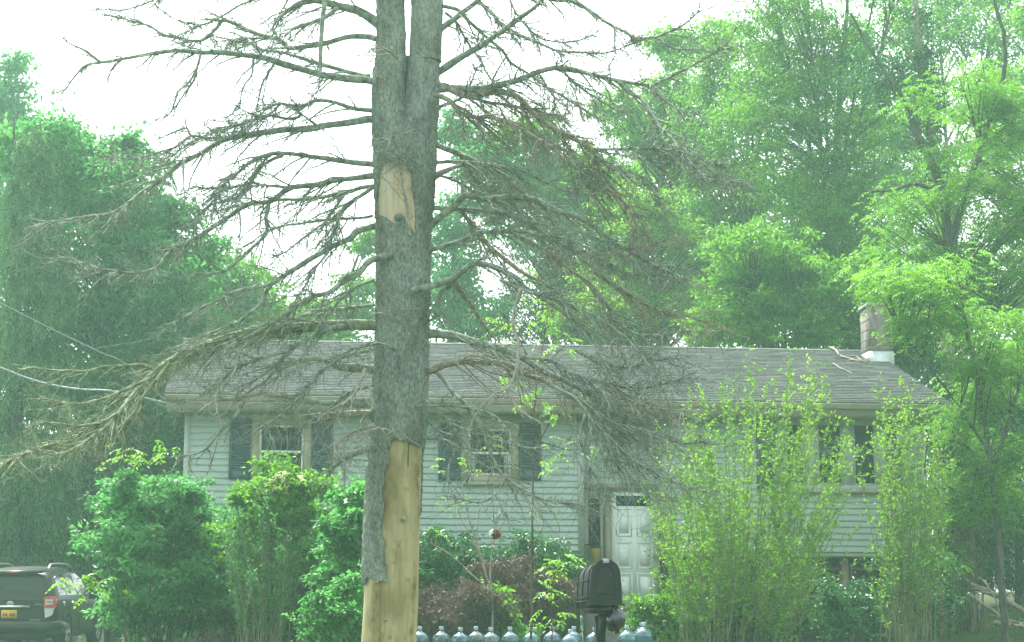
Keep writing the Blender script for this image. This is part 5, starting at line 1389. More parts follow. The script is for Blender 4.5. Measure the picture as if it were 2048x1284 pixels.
sprays('ash_sapling', 'tall thin sapling with bright hanging leaves before the roof and the middle window', [[(1062, 1240), (1064, 1080), (1066, 960), (1069, 850), (1075, 760), (1090, 660), (1100, 590)], [(1068, 900), (1110, 830), (1130, 800)], [(1076, 760), (1030, 660), (1000, 620)], [(1080, 740), (1130, 690)], [(1068, 880), (1140, 900), (1165, 895)]],
       [(1000, 630), (1010, 650), (985, 638), (1025, 655), (1015, 690), (1060, 578), (1075, 590), (1100, 640), (1120, 655), (1090, 660), (1110, 690), (1140, 690), (1150, 680), (1120, 700), (1005, 745), (1015, 760), (1030, 770), (1080, 785), (1065, 790), (1060, 800), (1075, 800), (1050, 810),
        (1100, 815), (1115, 820), (1125, 828), (1105, 838), (1160, 785), (1165, 790), (1155, 895), (1170, 898), (1185, 895), (1100, 905), (1090, 920), (1120, 925), (1080, 880), (990, 870), (985, 890), (925, 925), (900, 925), (890, 940), (960, 945), (1060, 640), (1180, 570), (1200, 600)],
       26.5, 'leaf_bright', 115, 2, .22, .075, spread=.14, r=.02)
sprays('ash_sapling', 'short sapling with layered bright leaflets just left of the mailbox', [[(1105, 1262), (1104, 1200), (1108, 1150), (1112, 1112)]],
       [(1110, 1115), (1125, 1112), (1138, 1122), (1098, 1125), (1120, 1135), (1100, 1150), (1085, 1160), (1095, 1190), (1075, 1185), (1105, 1230), (1115, 1240), (1120, 1225), (1132, 1140)], 22, 'leaf_bright', 116, 2, .20, .07, aspect=.48, spread=.14)
bush('weedy_plant', 'small bright green broad leaved weed behind the row of water jugs', [(990, 1240, 28, 35, 28, .25, 26), (1010, 1262, 45, 18, 28, .25, 20), (985, 1205, 12, 15, 28, .15, 6)], 28, 'leaf_bright', 117, 26, .12, .075, aspect=.75, foot=992, stems=8, cat='plant')
# ---- right: tall forsythia screen
FOR = [(1284, 960), (1312, 870), (1350, 815), (1400, 775), (1450, 735), (1490, 705), (1535, 690), (1572, 650), (1600, 690), (1640, 750), (1690, 790), (1715, 900)]
wispy('forsythia_shrub', 'tall wispy green shrub with many upright stems hiding the right part of the house front', 1470, .42, FOR, 28.5, 175, 'leaf_yellow', 121, .060, 1230, 125, 1.2)
wispy('forsythia_shrub', 'leafy lower half of the upright screen beside the front door', 1430, .55, [(1295, 1050), (1340, 950), (1420, 890), (1500, 990), (1570, 1070), (1640, 1130)], 27.2, 90, 'leaf_yellow', 122, .056, 1270, 90, .9)
wispy('forsythia_shrub', 'narrow upright shrub covering the right house corner and window edge', 1820, .4, [(1730, 960), (1745, 770), (1790, 735), (1840, 745), (1885, 830), (1905, 960)], 28.8, 72, 'leaf_yellow', 123, .058, 1230, 115, .8)
bush('hedge_shrub', 'dense low green shrubs along the foot of the right wall', [(1600, 1245, 130, 40, 29.8, .6, 60), (1750, 1235, 110, 50, 29.8, .6, 60), (1450, 1250, 120, 50, 28, .6, 80), (1850, 1210, 70, 80, 30, .6, 70), (1820, 1160, 60, 50, 30.2, .5, 20), (1660, 1180, 90, 40, 30.2, .5, 16)], 29.8, 'leaf_dark', 124, 70, .2, .055, foot=1650, stems=26, bias=.05)
sprays('sumac_sapling', 'young plant with broad pale leaflets by the right house corner', [[(1885, 1260), (1884, 1180), (1880, 1120)]], [(1880, 1115), (1870, 1105), (1895, 1110), (1905, 1125), (1860, 1120), (1890, 1130), (1880, 1098)], 28.0, 'leaf_mid', 125, 2, .22, .09, aspect=.5, spread=.15)
bush('fern_plants', 'ferny weeds in front of the doorstep beside the mailbox post', [(1300, 1255, 40, 40, 27.6, .3, 34), (1340, 1270, 40, 30, 27.6, .3, 24)], 27.6, 'leaf_mid', 126, 40, .14, .05, foot=1310, stems=8, cat='plant')
bush('vine_thicket', 'dark vine covered thicket just behind the right end of the house', [(1930, 860, 55, 100, 37, .7, 70), (1925, 1000, 60, 90, 37, .7, 60), (1960, 760, 50, 60, 37, .6, 30)], 37, 'leaf_dark', 127, 75, .24, .075, foot=1930, stems=16, aspect=.7, bias=.1)
# ================================================================== OBJECTS IN THE YARD
def local_part(g, name, mat, parent, smooth_=False):
    """geometry given in the parent's own coordinates"""
    return g.build(name, mat, parent, smooth_)

# ---- mailbox
M['black_plastic'] = mat_noise('black_plastic', (0.010, 0.014, 0.016), (0.022, 0.028, 0.030), 12, 0.5, spec=0.3)
M['grey_plastic'] = mat_noise('grey_plastic', (0.30, 0.33, 0.35), (0.42, 0.45, 0.46), 12, 0.5)
M['red_plastic'] = mat_noise('red_plastic', (0.45, 0.05, 0.03), (0.55, 0.09, 0.05), 12, 0.4)
YM = 16.6
fc = at(1211.5, 1209, YM)
mb = empty('mailbox', (fc[0], YM, fc[2]), 'black plastic arched mailbox on a post before the front door', 'mailbox', rz=math.radians(12))
TILT = math.radians(4)
Wm, Hm, Dm = 0.145, 0.405, 0.52         # half width, height, depth
def arch(w, h, n=14, inset=0.0, base=0.0):
    """outline of an arched front: straight sides that lean in a little, round top"""
    w2 = w - inset; ht = h - inset
    r = w2 * .93
    pts = [(-w2 * 1.04, base), (-w2, (ht - r) * .55 + base * .45), (-r * 1.0, ht - r)]
    pts += [(-r * math.cos(a), ht - r + r * math.sin(a)) for a in np.linspace(0, math.pi, n)[1:-1]]
    pts += [(r, ht - r), (w2, (ht - r) * .55 + base * .45), (w2 * 1.04, base)]
    return np.array(pts)
def prism(g, pts, y0, y1, lean=True):
    n = len(pts)
    V = [(x, y, z - y * math.tan(TILT)) for y in (y0, y1) for x, z in pts]
    F = [(i, i + 1, n + i + 1, n + i) for i in range(n - 1)] + [(n - 1, 0, n, 2 * n - 1)]
    g.add(V, F)
    c0 = np.mean(pts, 0)
    for k, y in enumerate((y0, y1)):
        VV_ = [(x, y, z - y * math.tan(TILT)) for x, z in pts] + [(c0[0], y, c0[1] - y * math.tan(TILT))]
        g.add(VV_, [(i, (i + 1) % n, n) if k == 0 else ((i + 1) % n, i, n) for i in range(n)])
def arch_ring(g, po, pi_, y0, y1):
    n = len(po)
    V = [(x, y, z - y * math.tan(TILT)) for y in (y0, y1) for p in (po, pi_) for x, z in p]
    F = []
    for i in range(n - 1):
        F += [(i, i + 1, n + i + 1, n + i), (2 * n + i, 3 * n + i, 3 * n + i + 1, 2 * n + i + 1), (i, 2 * n + i, 2 * n + i + 1, i + 1), (n + i, n + i + 1, 3 * n + i + 1, 3 * n + i)]
    g.add(V, F)
g = Geo(); prism(g, arch(Wm - .006, Hm - .008), 0.012, Dm); local_part(g, 'body', M['black_plastic'], mb)
for y in (0.09, 0.30, 0.49):
    g = Geo(); arch_ring(g, arch(Wm + .002, Hm), arch(Wm - .006, Hm - .01), y, y + .018); local_part(g, 'rib', M['black_plastic'], mb)
for z in (.05, .085, .235):
    Geo().box((-Wm - .001, .27, z - .02), (.012, .48, .012)).build('side_rib', M['black_plastic'], mb)
g = Geo(); prism(g, arch(Wm + .004, Hm + .004), -0.012, 0.0115)
d_ = local_part(g, 'door', M['black_plastic'], mb)
g = Geo(); arch_ring(g, arch(Wm, Hm, inset=.048, base=.055), arch(Wm, Hm, inset=.062, base=.055), -.022, -.0122); local_part(g, 'raised_arch', M['black_plastic'], d_)
g = Geo(); g.box((0, -.018, .095), (.15, .009, .012)); local_part(g, 'raised_bar', M['black_plastic'], d_)
g = Geo(); g.box((0, -.026, -.002), (.335, .034, .014)); local_part(g, 'hinge_lip', M['black_plastic'], d_)
g = Geo(); g.box((0, -.012, Hm - .012), (.056, .045, .042), taper=.85); local_part(g, 'latch', M['grey_plastic'], d_)
Geo().box((Wm + .012, .13, .22), (.010, .05, .07)).box((Wm + .012, .20, .20), (.010, .12, .025)).build('flag', M['red_plastic'], mb)
zg = float(ground_z(fc[0], YM)) - fc[2]
Geo().box((0.0, .22, (zg - .06) / 2 - .06), (.088, .088, -zg - .02)).build('post', M['black_plastic'], mb)
Geo().box((0.0, .22, -.055), (.20, .40, .055), taper=1.15).build('bracket', M['black_plastic'], mb)
V = [(-.03, .05, -.085), (.03, .05, -.085), (.03, .16, -.34), (-.03, .16, -.34), (-.03, .175, -.085), (.03, .175, -.085), (.03, .175, -.34), (-.03, .175, -.34)]
Geo().add(V, [(0, 1, 2, 3), (4, 7, 6, 5), (0, 4, 5, 1), (1, 5, 6, 2), (3, 2, 6, 7), (0, 3, 7, 4)]).build('brace', M['black_plastic'], mb)
# newspaper bag hung under the mailbox
rg = np.random.default_rng(5)
bc = at(1229, 1236, YM + .05)
prof = [(.001, .125), (.02, .115), (.035, .09), (.06, .05), (.072, .0), (.07, -.05), (.055, -.10), (.02, -.125), (.001, -.125)]
g = Geo(); g.lathe(prof, bc, 18)
v = g.v[0]; nn_ = vnoise(v[:, 0] * 40, v[:, 1] * 40, v[:, 2] * 22)[:, None] - .5
g.v[0] = v + (v - bc) * np.array([1, .6, 1]) * nn_ * 1.1
M['bag'] = mat_noise('bag', (0.008, 0.012, 0.016), (0.03, 0.04, 0.05), 9, 0.2, spec=0.7)
bagl = shift(g.build('plastic_bag', M['bag'], smooth_=True), bc); tag(bagl, 'crumpled dark plastic bag hanging under the right side of the mailbox', 'bag')
g = Geo().tubes(resample([at(1226, 1213, YM + .05), at(1227, 1217, YM + .05), bc + (0, 0, .11)], .01), .005, 5)
h = g.build('bag_handle', M['grey_plastic']); h.parent = bagl; h.matrix_parent_inverse = Matrix.Translation(bc).inverted()

# ---- water jugs
def mat_jug(name, tcol, dcol, k):
    m, n, out = mat_new(name)
    lw = n.nodes.new('ShaderNodeLayerWeight'); lw.inputs['Blend'].default_value = 0.35
    tr = n.nodes.new('ShaderNodeBsdfTransparent'); tr.inputs[0].default_value = (*tcol, 1)
    gl = n.nodes.new('ShaderNodeBsdfGlossy'); gl.inputs['Roughness'].default_value = 0.12; gl.inputs[0].default_value = (0.8, 0.9, 0.95, 1)
    df = n.nodes.new('ShaderNodeBsdfDiffuse'); df.inputs[0].default_value = (*dcol, 1)
    m1 = n.nodes.new('ShaderNodeMixShader'); m1.inputs[0].default_value = k
    m2 = n.nodes.new('ShaderNodeMixShader')
    ml = n.nodes.new('ShaderNodeMath'); ml.operation = 'MULTIPLY_ADD'; ml.inputs[1].default_value = .45; ml.inputs[2].default_value = .06
    n.links.new(tr.outputs[0], m1.inputs[1]); n.links.new(df.outputs[0], m1.inputs[2])
    n.links.new(lw.outputs['Facing'], ml.inputs[0]); n.links.new(ml.outputs[0], m2.inputs[0])
    n.links.new(m1.outputs[0], m2.inputs[1]); n.links.new(gl.outputs[0], m2.inputs[2])
    n.links.new(m2.outputs[0], out.inputs['Surface'])
    return m
M['blue_bottle'] = mat_jug('blue_bottle', (0.50, 0.72, 0.78), (0.12, 0.25, 0.31), .32)
M['clear_bottle'] = mat_jug('clear_bottle', (0.62, 0.78, 0.76), (0.16, 0.26, 0.26), .26)
M['deep_bottle'] = mat_jug('deep_bottle', (0.36, 0.58, 0.72), (0.07, 0.17, 0.28), .38)
M['cap'] = mat_noise('cap', (0.30, 0.40, 0.45), (0.42, 0.52, 0.56), 20, 0.5)
JUG = [(.001, .004), (.10, .0), (.128, .012), (.135, .04), (.135, .10), (.129, .108), (.129, .118), (.135, .126), (.135, .20), (.129, .208), (.129, .218), (.135, .226),
       (.135, .30), (.134, .325), (.126, .350), (.105, .378), (.070, .402), (.042, .418), (.031, .430), (.0285, .445), (.0285, .478)]
CAPP = [(.031, .452), (.033, .456), (.033, .492), (.030, .497), (.001, .497)]
def jug(px, pytop, Y, label, first=None, mat=None):
    p = at(px, pytop, Y)
    z = p[2] - .495
    if first is None:
        o = Geo().lathe(JUG, n=32).build('water_jug', M['blue_bottle'], smooth_=True)
        Geo().lathe(CAPP, n=16).build('cap', M['cap'], o, True)
    else:
        o = copy_tree(first)
    o.location = (float(p[0]), float(Y), float(z))
    o.rotation_euler = (math.radians(random.uniform(-2.5, 2.5)), math.radians(random.uniform(-2.5, 2.5)), random.random() * 6)
    if mat:
        o.material_slots[0].link = 'OBJECT'; o.material_slots[0].material = M[mat]
    tag(o, label, 'water jug', 'empty blue water jugs standing in a row in the yard')
    return o
J0 = jug(841, 1253, 26.6, 'blue water jug half hidden behind the dead trunk')
for px, py, Y, lb in ((883, 1253, 26.6, 'clear blue water jug nearest the dead trunk among those fully in view'), (919, 1255, 26.4, 'deep blue water jug second from the trunk in the fully visible row'),
                      (953, 1253, 26.9, 'blue water jug just left of the bright green weed'), (982, 1255, 26.5, 'pale blue water jug standing in front of the bright green weed'),
                      (1022, 1254, 26.6, 'blue water jug just right of the bright green weed'), (1062, 1255, 26.6, 'blue water jug standing alone midway between the weed and the mailbox post'),
                      (1104, 1253, 26.6, 'blue water jug beneath the short sapling with layered leaflets'), (1139, 1259, 26.0, 'front blue water jug of the overlapping pair left of the mailbox'),
                      (1146, 1253, 27.1, 'rear blue water jug of the overlapping pair left of the mailbox'), (1187, 1255, 26.6, 'blue water jug touching the mailbox post on its left'),
                      (1256, 1251, 26.4, 'blue water jug right of the mailbox post, left one of three'), (1281, 1245, 27.3, 'blue water jug half hidden behind the rightmost jug'),
                      (1287, 1245, 26.5, 'rightmost blue water jug beside the tall wispy shrub')):
    jug(px, py, Y, lb, J0, {883: 'clear_bottle', 953: 'clear_bottle', 982: 'clear_bottle', 919: 'deep_bottle', 1187: 'deep_bottle', 1146: 'deep_bottle'}.get(px))
wl = at(1240, 1279, 26.0)
tm = Geo().box((0, 0, 0), (.9, .14, .13)).build('landscape_timber', M['bark_brown']); tm.location = (wl[0], 27.9, float(ground_z(wl[0], 27.9)) + .06)
tag(tm, 'weathered wooden edging timber behind the jugs at the path', 'timber')
M['soil_bank'] = M['soil']

# ---- round ornament hanging from the dead tree
oc = at(990, 1068, 17.0)
prof = [(.001, .052), (.02, .050), (.05, .030), (.062, .0), (.05, -.03), (.02, -.048), (.001, -.05)]
g = Geo(); g.lathe(prof, oc, 32)
v = g.v[0]; a = np.arctan2(v[:, 1] - oc[1], v[:, 0] - oc[0])
g.v[0] = oc + (v - oc) * np.stack([1 + .05 * np.cos(a * 8), 1 + .05 * np.cos(a * 8), np.ones(len(a))], -1)
def mat_orn():
    m, n, out = mat_new('ornament')
    t = noise(n, 9, 3)
    tc = n.nodes.new('ShaderNodeTexCoord'); sp = n.nodes.new('ShaderNodeSeparateXYZ'); n.links.new(tc.outputs['Object'], sp.inputs[0])
    ad = n.nodes.new('ShaderNodeMath'); ad.operation = 'MULTIPLY_ADD'; ad.inputs[1].default_value = 7.0; n.links.new(sp.outputs['X'], ad.inputs[0]); n.links.new(t.outputs['Fac'], ad.inputs[2])
    r = ramp(n, [(0.20, (0.75, 0.75, 0.72)), (0.36, (0.7, 0.7, 0.66)), (0.42, (0.03, 0.025, 0.02)), (0.58, (0.15, 0.06, 0.03)), (0.9, (0.10, 0.04, 0.02))])
    n.links.new(ad.outputs[0], r.inputs[0])
    b = pbsdf(n, .3, .5); n.links.new(r.outputs[0], b.inputs['Base Color']); n.links.new(b.outputs[0], out.inputs['Surface'])
    return m
orn = shift(g.build('hanging_ornament', mat_orn(), smooth_=True), oc)
tag(orn, 'small round ribbed ornament, white and rust brown, hanging by a wire from the dead tree', 'ornament')
w_ = Geo().tubes(resample([at(986, 1000, 17.0), at(987, 1035, 17.0), oc + (0, 0, .05)], .05), .002, 4).build('wire', M['iron'])
w_.parent = orn; w_.matrix_parent_inverse = Matrix.Translation(oc).inverted()

# ---- service cables to the house
M['cable'] = mat_noise('cable', (0.30, 0.34, 0.34), (0.42, 0.46, 0.45), 8, 0.6)
def cable(pts, label, r):
    P = resample([at(a, b, y) for a, b, y in pts], .15)
    o = Geo().tubes(P, r, 6).build('service_cable', M['cable'], smooth_=True)
    shift(o, P[-1]); tag(o, label, 'cable', 'overhead cables running to the house')
ev = hworld(RL + .12, VE + .01, ZE - .2)
ex, ey = [float(q) for q in to_px(ev)]
cable([(-420, 560, 22), (-120, 690, 26), (0, 735, 27.5), (60, 758, 28.4), (110, 771, 29.2), (165, 779, 30.2), (230, 783, 31.2), (ex, ey, ev[1])], 'thick pale overhead cable sagging in from the left to the house eave', .016)
ev2 = hworld(RL + .04, VE + .02, ZE - .17); ex2, ey2 = [float(q) for q in to_px(ev2)]
cable([(-420, 400, 24), (-120, 545, 27), (0, 605, 28.2), (100, 656, 29.3), (200, 704, 30.6), (250, 727, 31.2), (ex2, ey2, ev2[1])], 'thin straight overhead wire above the thick sagging cable', .007)

# ---- fallen logs at the right edge
def log(pts, Y, r, label, mat='bark_pale', tw=3):
    P = np.array([at(a, b, y) for a, b, y in pts])
    P = resample(P, .1, .03, pts[0][0])
    g = Geo().tubes(P, r * np.linspace(1, .55, len(P)), 10)
    rg = np.random.default_rng(pts[0][0])
    for k in rg.integers(2, len(P) - 1, tw):
        d = rg.normal(0, 1, 3); d[2] = abs(d[2]) * .6
        q = resample([P[k], P[k] + nrm(d) * .25, P[k] + nrm(d) * .5 + (0, 0, -.05)], .08, .02, k)
        g.tubes(q, r * .35 * np.linspace(1, .3, len(q)), 6)
    o = g.build('fallen_log', M[mat], smooth_=True); shift(o, P[0]); tag(o, label, 'log', 'fallen wood at the right edge of the lawn')
log([(1942, 1172, 37), (1975, 1184, 36.6), (2010, 1200, 36.2), (2070, 1238, 35.8)], 36, .075, 'thick pale fallen log sloping down to the right picture edge')
log([(1935, 1188, 36.2), (1965, 1208, 35.8), (2000, 1230, 35.2), (2048, 1252, 34.8)], 35, .042, 'thinner fallen branch lying below the thick log', tw=4)
log([(1958, 1155, 36.0), (1972, 1168, 35.8), (1985, 1190, 35.6), (2000, 1222, 35.4)], 35, .022, 'thin grey stick leaning across the thick log', tw=2)
log([(1990, 1246, 35), (2020, 1250, 34.6), (2060, 1254, 34.4)], 35, .05, 'short fallen log at the grass edge in the lower right corner')

# ---- dark sport utility vehicle, seen from behind
M['car_paint'] = mat_noise('car_paint', (0.008, 0.011, 0.010), (0.014, 0.018, 0.016), 3, 0.34, spec=0.3)
M['car_glass'] = mat_noise('car_glass', (0.010, 0.014, 0.015), (0.016, 0.022, 0.022), 3, 0.06, spec=0.4)
M['tyre'] = mat_noise('tyre', (0.012, 0.012, 0.012), (0.025, 0.025, 0.025), 30, 0.85)
M['rim'] = mat_noise('rim', (0.45, 0.47, 0.47), (0.60, 0.62, 0.61), 9, 0.3, metal=0.8)
M['chrome'] = mat_noise('chrome', (0.6, 0.62, 0.62), (0.7, 0.72, 0.72), 5, 0.12, metal=1.0)
M['trim_black'] = mat_noise('trim_black', (0.010, 0.010, 0.011), (0.02, 0.02, 0.021), 12, 0.6)
M['tail_red'] = mat_noise('tail_red', (0.36, 0.030, 0.022), (0.46, 0.05, 0.035), 6, 0.15, spec=0.8)
M['tail_white'] = mat_noise('tail_white', (0.45, 0.48, 0.46), (0.6, 0.62, 0.6), 14, 0.15, spec=0.8)
M['plate_yellow'] = mat_noise('plate_yellow', (0.55, 0.33, 0.03), (0.66, 0.42, 0.05), 8, 0.5)
M['plate_ink'] = mat_noise('plate_ink', (0.02, 0.025, 0.06), (0.04, 0.045, 0.09), 8, 0.6)
YC = 35.4
CARX = at(21, 1200, YC)[0]
car = empty('parked_car', (CARX, YC, -0.14), 'dark green black sport utility car parked on the drive, seen from behind', 'car')
car.rotation_euler = (math.radians(2.0), 0, 0)
# stations along the car (y = 0 rear bumper .. 4.45 nose): heights of sill, waist, roof; half widths
ST = [  # y, zsill, zbelt, ztop, wsill, wmid, wbelt, wtop
    (0.02, .42, .98, 1.02, .70, .80, .78, .72), (0.08, .36, 1.00, 1.10, .80, .885, .84, .74), (0.22, .32, 1.04, 1.42, .85, .905, .86, .66), (0.36, .30, 1.06, 1.58, .87, .908, .865, .625), (0.60, .28, 1.06, 1.625, .88, .910, .87, .62),
    (1.2, .27, 1.04, 1.655, .88, .910, .872, .615), (1.9, .27, 1.01, 1.66, .88, .910, .872, .61), (2.5, .27, .985, 1.60, .88, .910, .87, .60), (2.95, .27, .975, 1.36, .88, .910, .865, .63), (3.25, .28, .97, 1.09, .88, .908, .85, .70), (3.7, .30, .92, 1.02, .87, .90, .82, .66), (4.15, .33, .84, .93, .83, .86, .76, .60), (4.38, .38, .72, .80, .70, .74, .64, .52), (4.45, .42, .62, .66, .52, .56, .48, .40)]
def ring(s):
    y, zs0, zb, zt, ws, wm, wb, wt = s
    half = [(0, zs0 - .02), (ws * .7, zs0 - .02), (ws, zs0), (ws + .02, zs0 + .10), (wm, (zs0 + zb) * .5), (wm * .995, zb - .12), (wb + .02, zb - .03), (wb, zb + .01),
            ((wb * .62 + wt * .38), zb + (zt - zb) * .42), (wt + .035, zt - .10 * min(1, (zt - zb) * 2)), (wt - .03, zt - .025 * min(1, (zt - zb) * 3)), (wt * .6, zt + .005), (0, zt + .012)]
    full = half + [(-x, z) for x, z in half[-2:0:-1]]
    return [(x, y, z) for x, z in full]
rings = [ring(s) for s in ST]
nr = len(rings[0])
Vc = np.array(rings).reshape(-1, 3)
Fc = quad_grid(len(rings), nr)
g = Geo().add(Vc, Fc)
for k, c_ in ((0, 0), (len(rings) - 1, 1)):
    r_ = np.array(rings[k]); ctr = r_.mean(0)
    g.add(np.vstack([r_, ctr]), [(i, (i + 1) % nr, nr) if c_ else ((i + 1) % nr, i, nr) for i in range(nr)])
body = g.build('body', M['car_paint'], car, True)
md = body.modifiers.new('round', 'SUBSURF'); md.levels = 1; md.render_levels = 2
# flush with the tail: rear glass, tailgate trims
def plate_on_tail(name, mat, pts, t=.012, parent=car):
    """pts: (x, z, y) outline in order on the tail; thickness towards the rear"""
    n_ = len(pts)
    V = [(x, y, z) for x, z, y in pts] + [(x, y - t, z) for x, z, y in pts]
    F = [(i, (i + 1) % n_, n_ + (i + 1) % n_, n_ + i) for i in range(n_)]
    g = Geo().add(V, F)
    c = np.mean(np.array(V[n_:]), 0)
    g.add(V[n_:] + [tuple(c)], [(i, (i + 1) % n_, n_) for i in range(n_)])
    return g.build(name, mat, parent)
plate_on_tail('rear_window', M['car_glass'], [(-.62, 1.10, .115), (.62, 1.10, .115), (.655, 1.16, .125), (.565, 1.44, .235), (.50, 1.475, .25), (-.50, 1.475, .25), (-.565, 1.44, .235), (-.655, 1.16, .125)], .03)
g = Geo(); g.add([(-.60, .36, 1.615), (.60, .36, 1.615), (.56, .13, 1.565), (-.56, .13, 1.565), (-.60, .36, 1.57), (.60, .36, 1.57), (.56, .14, 1.535), (-.56, .14, 1.535)], [(0, 1, 2, 3), (4, 7, 6, 5), (3, 2, 6, 7), (0, 4, 5, 1), (1, 5, 6, 2), (0, 3, 7, 4)])
g.build('spoiler', M['car_paint'], car)
Geo().box((0, .125, 1.553), (.26, .012, .016)).build('brake_light', M['tail_red'], car)
for s in (-1, 1):
    q = lambda x, z, y: (s * x, z, y)
    tl = plate_on_tail('taillight', M['tail_red'], [q(.66, 1.085, .045), q(.86, 1.10, .105), q(.90, 1.00, .105), q(.885, .87, .09), q(.665, .87, .020)], .045)
    plate_on_tail('lens', M['tail_white'], [q(.68, .865, .012), q(.86, .865, .075), q(.82, .73, .045), q(.70, .68, .012)], .045, tl)
    for z in (.935, .995):
        plate_on_tail('lens', M['tail_white'], [q(.69, z + .04, .004), q(.83, z + .04, .046), q(.83, z, .046), q(.69, z, .004)], .014, tl)
    plate_on_tail('reflector', M['tail_white'], [q(.66, .545, .0), q(.82, .545, .045), q(.80, .45, .045), q(.66, .45, .0)], .03)
    # side glass
    def side(name, mat, pts, t=.012):
        n_ = len(pts)
        V = [(s * (x + .004), y, z) for y, z, x in pts] + [(s * (x - t), y, z) for y, z, x in pts]
        F = [(i, (i + 1) % n_, n_ + (i + 1) % n_, n_ + i) for i in range(n_)]
        g = Geo().add(V, F); c = np.mean(np.array(V[:n_]), 0)
        g.add(V[:n_] + [tuple(c)], [(i, (i + 1) % n_, n_) for i in range(n_)])
        return g.build(name, mat, car)
    sideX = lambda z: .885 - (z - 1.03) * .44
    side('side_window', M['car_glass'], [(y, z, sideX(z)) for y, z in ((.42, 1.10), (.95, 1.10), (.98, 1.50), (.70, 1.49), (.55, 1.44))])
    side('side_window', M['car_glass'], [(y, z, sideX(z)) for y, z in ((1.02, 1.10), (1.85, 1.08), (1.85, 1.53), (1.05, 1.51))])
    side('side_window', M['car_glass'], [(y, z, sideX(z)) for y, z in ((1.92, 1.08), (2.95, 1.06), (2.60, 1.42), (2.35, 1.52), (1.92, 1.53))])
    side('door_handle', M['chrome'], [(1.25, .93, .925), (1.45, .93, .925), (1.45, .965, .922), (1.25, .965, .922)], .02)
    side('door_handle', M['chrome'], [(2.30, .92, .925), (2.50, .92, .925), (2.50, .955, .922), (2.30, .955, .922)], .02)
    side('door_seam', M['trim_black'], [(1.905, .36, .918), (1.918, .36, .918), (1.918, 1.03, .905), (1.905, 1.03, .905)], .01)
    side('door_seam', M['trim_black'], [(1.005, .70, .92), (1.018, .70, .92), (1.018, 1.03, .905), (1.005, 1.03, .905)], .01)
    side('sill_trim', M['trim_black'], [(1.25, .28, .925), (3.05, .28, .925), (3.05, .40, .925), (1.25, .40, .925)], .02)
    if s > 0:
        side('fuel_door', M['chrome'], [(.52, .90, .926), (.60, .90, .926), (.60, .98, .922), (.52, .98, .922)], .01)
    Geo().tubes(resample([(s * .60, .50, 1.63), (s * .605, .62, 1.70), (s * .60, 1.2, 1.715), (s * .595, 2.0, 1.70), (s * .585, 2.35, 1.645)], .1), .018, 8).build('roof_rail', M['rim'], car, True)
    for y0 in (.86, 3.52):
        a = np.linspace(math.radians(-22), math.radians(202), 22)
        fl = np.stack([np.full(22, s * .905), y0 + .395 * np.cos(a), .355 + .40 * np.sin(a)], -1)
        Geo().tubes(fl, .030, 7).build('wheel_arch', M['trim_black'], car, True)
        well = np.stack([np.full(22, s * .914), y0 + .385 * np.cos(a), .355 + .385 * np.sin(a)], -1)
        Geo().add(np.vstack([well, [(s * .914, y0, .355)]]), [(i, i + 1, 22) if s > 0 else (i + 1, i, 22) for i in range(21)] + [(21, 0, 22)]).build('wheel_well_disc', M['trim_black'], car)  # flat dark disc painted as the shaded hollow; the body is uncut
        wh = bpy.data.objects.new('wheel', None); C.objects.link(wh); wh.parent = car; wh.location = (s * .835, y0, .345)
        Geo().lathe([(.215, -.10), (.30, -.115), (.335, -.10), (.345, -.06), (.345, .06), (.335, .10), (.30, .115), (.215, .10), (.215, -.10)], n=36, axis='x').build('tyre', M['tyre'], wh, True)
        g = Geo().lathe([(.222, .095), (.218, .10), (.20, .09), (.195, .03), (.19, .0)] if s > 0 else [(.222, -.095), (.218, -.10), (.20, -.09), (.195, -.03), (.19, .0)], n=36, axis='x')
        g.lathe([(.001, s * .09), (.045, s * .088), (.05, s * .04), (.05, 0)], n=16, axis='x')
        for k in range(5):
            b_ = k * 2 * math.pi / 5 + .3
            p0 = np.array([s * .075, .03 * math.cos(b_), .03 * math.sin(b_)]); p1 = np.array([s * .085, .20 * math.cos(b_ + .12), .20 * math.sin(b_ + .12)]); p2 = np.array([s * .085, .20 * math.cos(b_ - .12), .20 * math.sin(b_ - .12)])
            g.tubes([p0, p1], .017, 5).tubes([p0, p2], .017, 5)
        g.build('rim', M['rim'], wh, True)
    mr = Geo().box((s * 1.0, 2.72, 1.06), (.20, .10, .14), taper=.8).build('mirror', M['car_paint'], car)
# bumper, plate, emblem, badges, exhaust
g = Geo(); g.tubes(resample([(-.90, .42, .50), (-.86, .10, .50), (-.6, -.035, .50), (0, -.06, .50), (.6, -.035, .50), (.86, .10, .50), (.90, .42, .50)], .06), .13, 12); g.build('bumper', M['car_paint'], car, True)
Geo().box((0, -.02, .33), (1.40, .16, .14)).build('lower_bumper', M['trim_black'], car)
plate_on_tail('tailgate_recess', M['trim_black'], [(-.36, .66, .02), (.36, .66, .02), (.40, .87, .06), (-.40, .87, .06)], .035)
lp_ = Geo().box((0, -.026, .755), (.305, .012, .155)).build('licence_plate', M['plate_yellow'], car)
pi = Geo()
for k, x in enumerate((-.115, -.08, -.045, .025, .06, .095)):
    pi.box((x, -.0335, .745), (.020, .003, .062 if k % 2 else .058)); pi.box((x + (.004 if k % 2 else -.003), -.0338, .757), (.008, .002, .02))
pi.build('plate_print', M['plate_ink'], lp_)
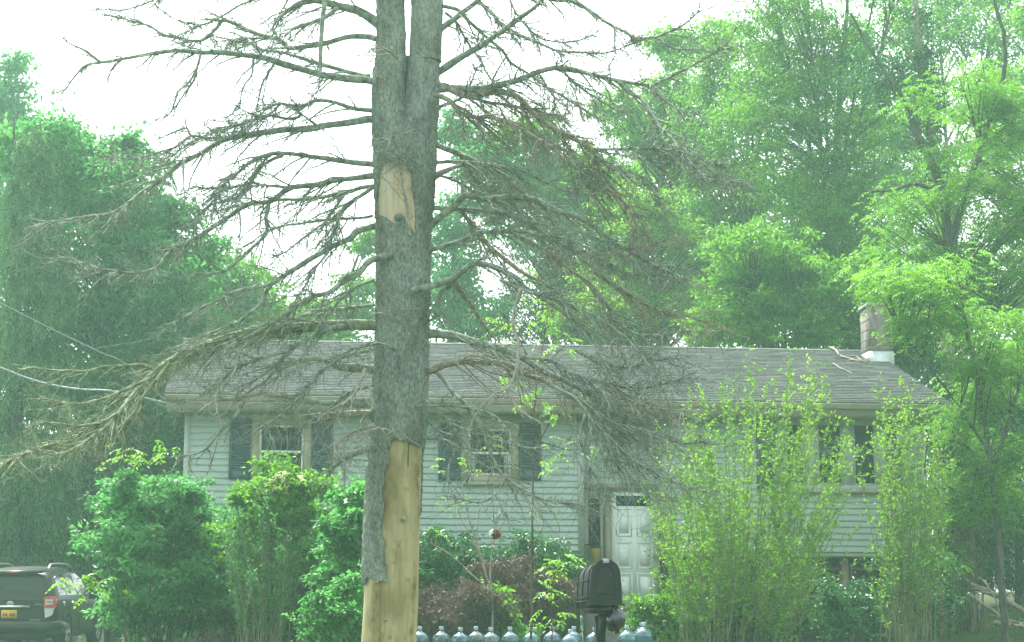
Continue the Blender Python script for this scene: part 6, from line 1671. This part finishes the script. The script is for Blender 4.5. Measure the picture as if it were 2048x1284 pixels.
Geo().box((0, -.01, .895), (.78, .05, .045)).build('tailgate_garnish', M['chrome'], car)
a = np.linspace(0, 2 * math.pi, 25)
em = Geo()
for rx, rz_, cz in ((.062, .042, .955), (.024, .041, .955), (.045, .016, .972)):
    em.tubes(np.stack([rx * np.cos(a), np.full(25, .018), cz + rz_ * np.sin(a)], -1), .006, 5)
em.build('emblem', M['chrome'], car, True)
def badge(txt, x, z, y, size):
    cu = bpy.data.curves.new('badge', 'FONT'); cu.body = txt; cu.size = size; cu.extrude = .003; cu.align_x = 'CENTER'
    o = bpy.data.objects.new('badge', cu); C.objects.link(o); cu.materials.append(M['chrome'])
    bpy.context.view_layer.update()
    me = bpy.data.meshes.new_from_object(o.evaluated_get(bpy.context.evaluated_depsgraph_get()))
    bpy.data.objects.remove(o)
    o = bpy.data.objects.new('badge', me); C.objects.link(o)
    if not me.materials: me.materials.append(M['chrome'])
    o.parent = car; o.location = (x, y, z); o.rotation_euler = (math.pi / 2, 0, 0)
badge('SPORT', .50, .60, -.02, .075)
badge('4WD', .55, .915, .022, .06)
Geo().lathe([(.03, -.05), (.036, -.05), (.036, .15), (.03, .15), (.03, -.05)], (.62, -.02, .25), 14, 'y').build('exhaust_pipe', M['chrome'], car, True)
g = Geo().tubes(resample([(.1, .118, 1.10), (.3, .092, 1.125), (.55, .10, 1.14)], .05), .008, 5).build('rear_wiper', M['trim_black'], car)
# ================================================================== GLARE VEIL
m = bpy.data.materials.new('veil'); m.use_nodes = True
n = m.node_tree; n.nodes.clear()
out = n.nodes.new('ShaderNodeOutputMaterial')
pv = n.nodes.new('ShaderNodeVolumePrincipled')
pv.inputs['Color'].default_value = (0.55, 1.0, 0.74, 1)  # mint volume put in for the greenish glare of the windscreen
pv.inputs['Density'].default_value = 0.0019
pv.inputs['Anisotropy'].default_value = 0.2
n.links.new(pv.outputs[0], out.inputs['Volume'])
tag(Geo().span(-62, 62, -6, 112, -3, 27).build('veil', m), 'thin pale haze added over the whole yard as windscreen glare', 'veil', kind='stuff')
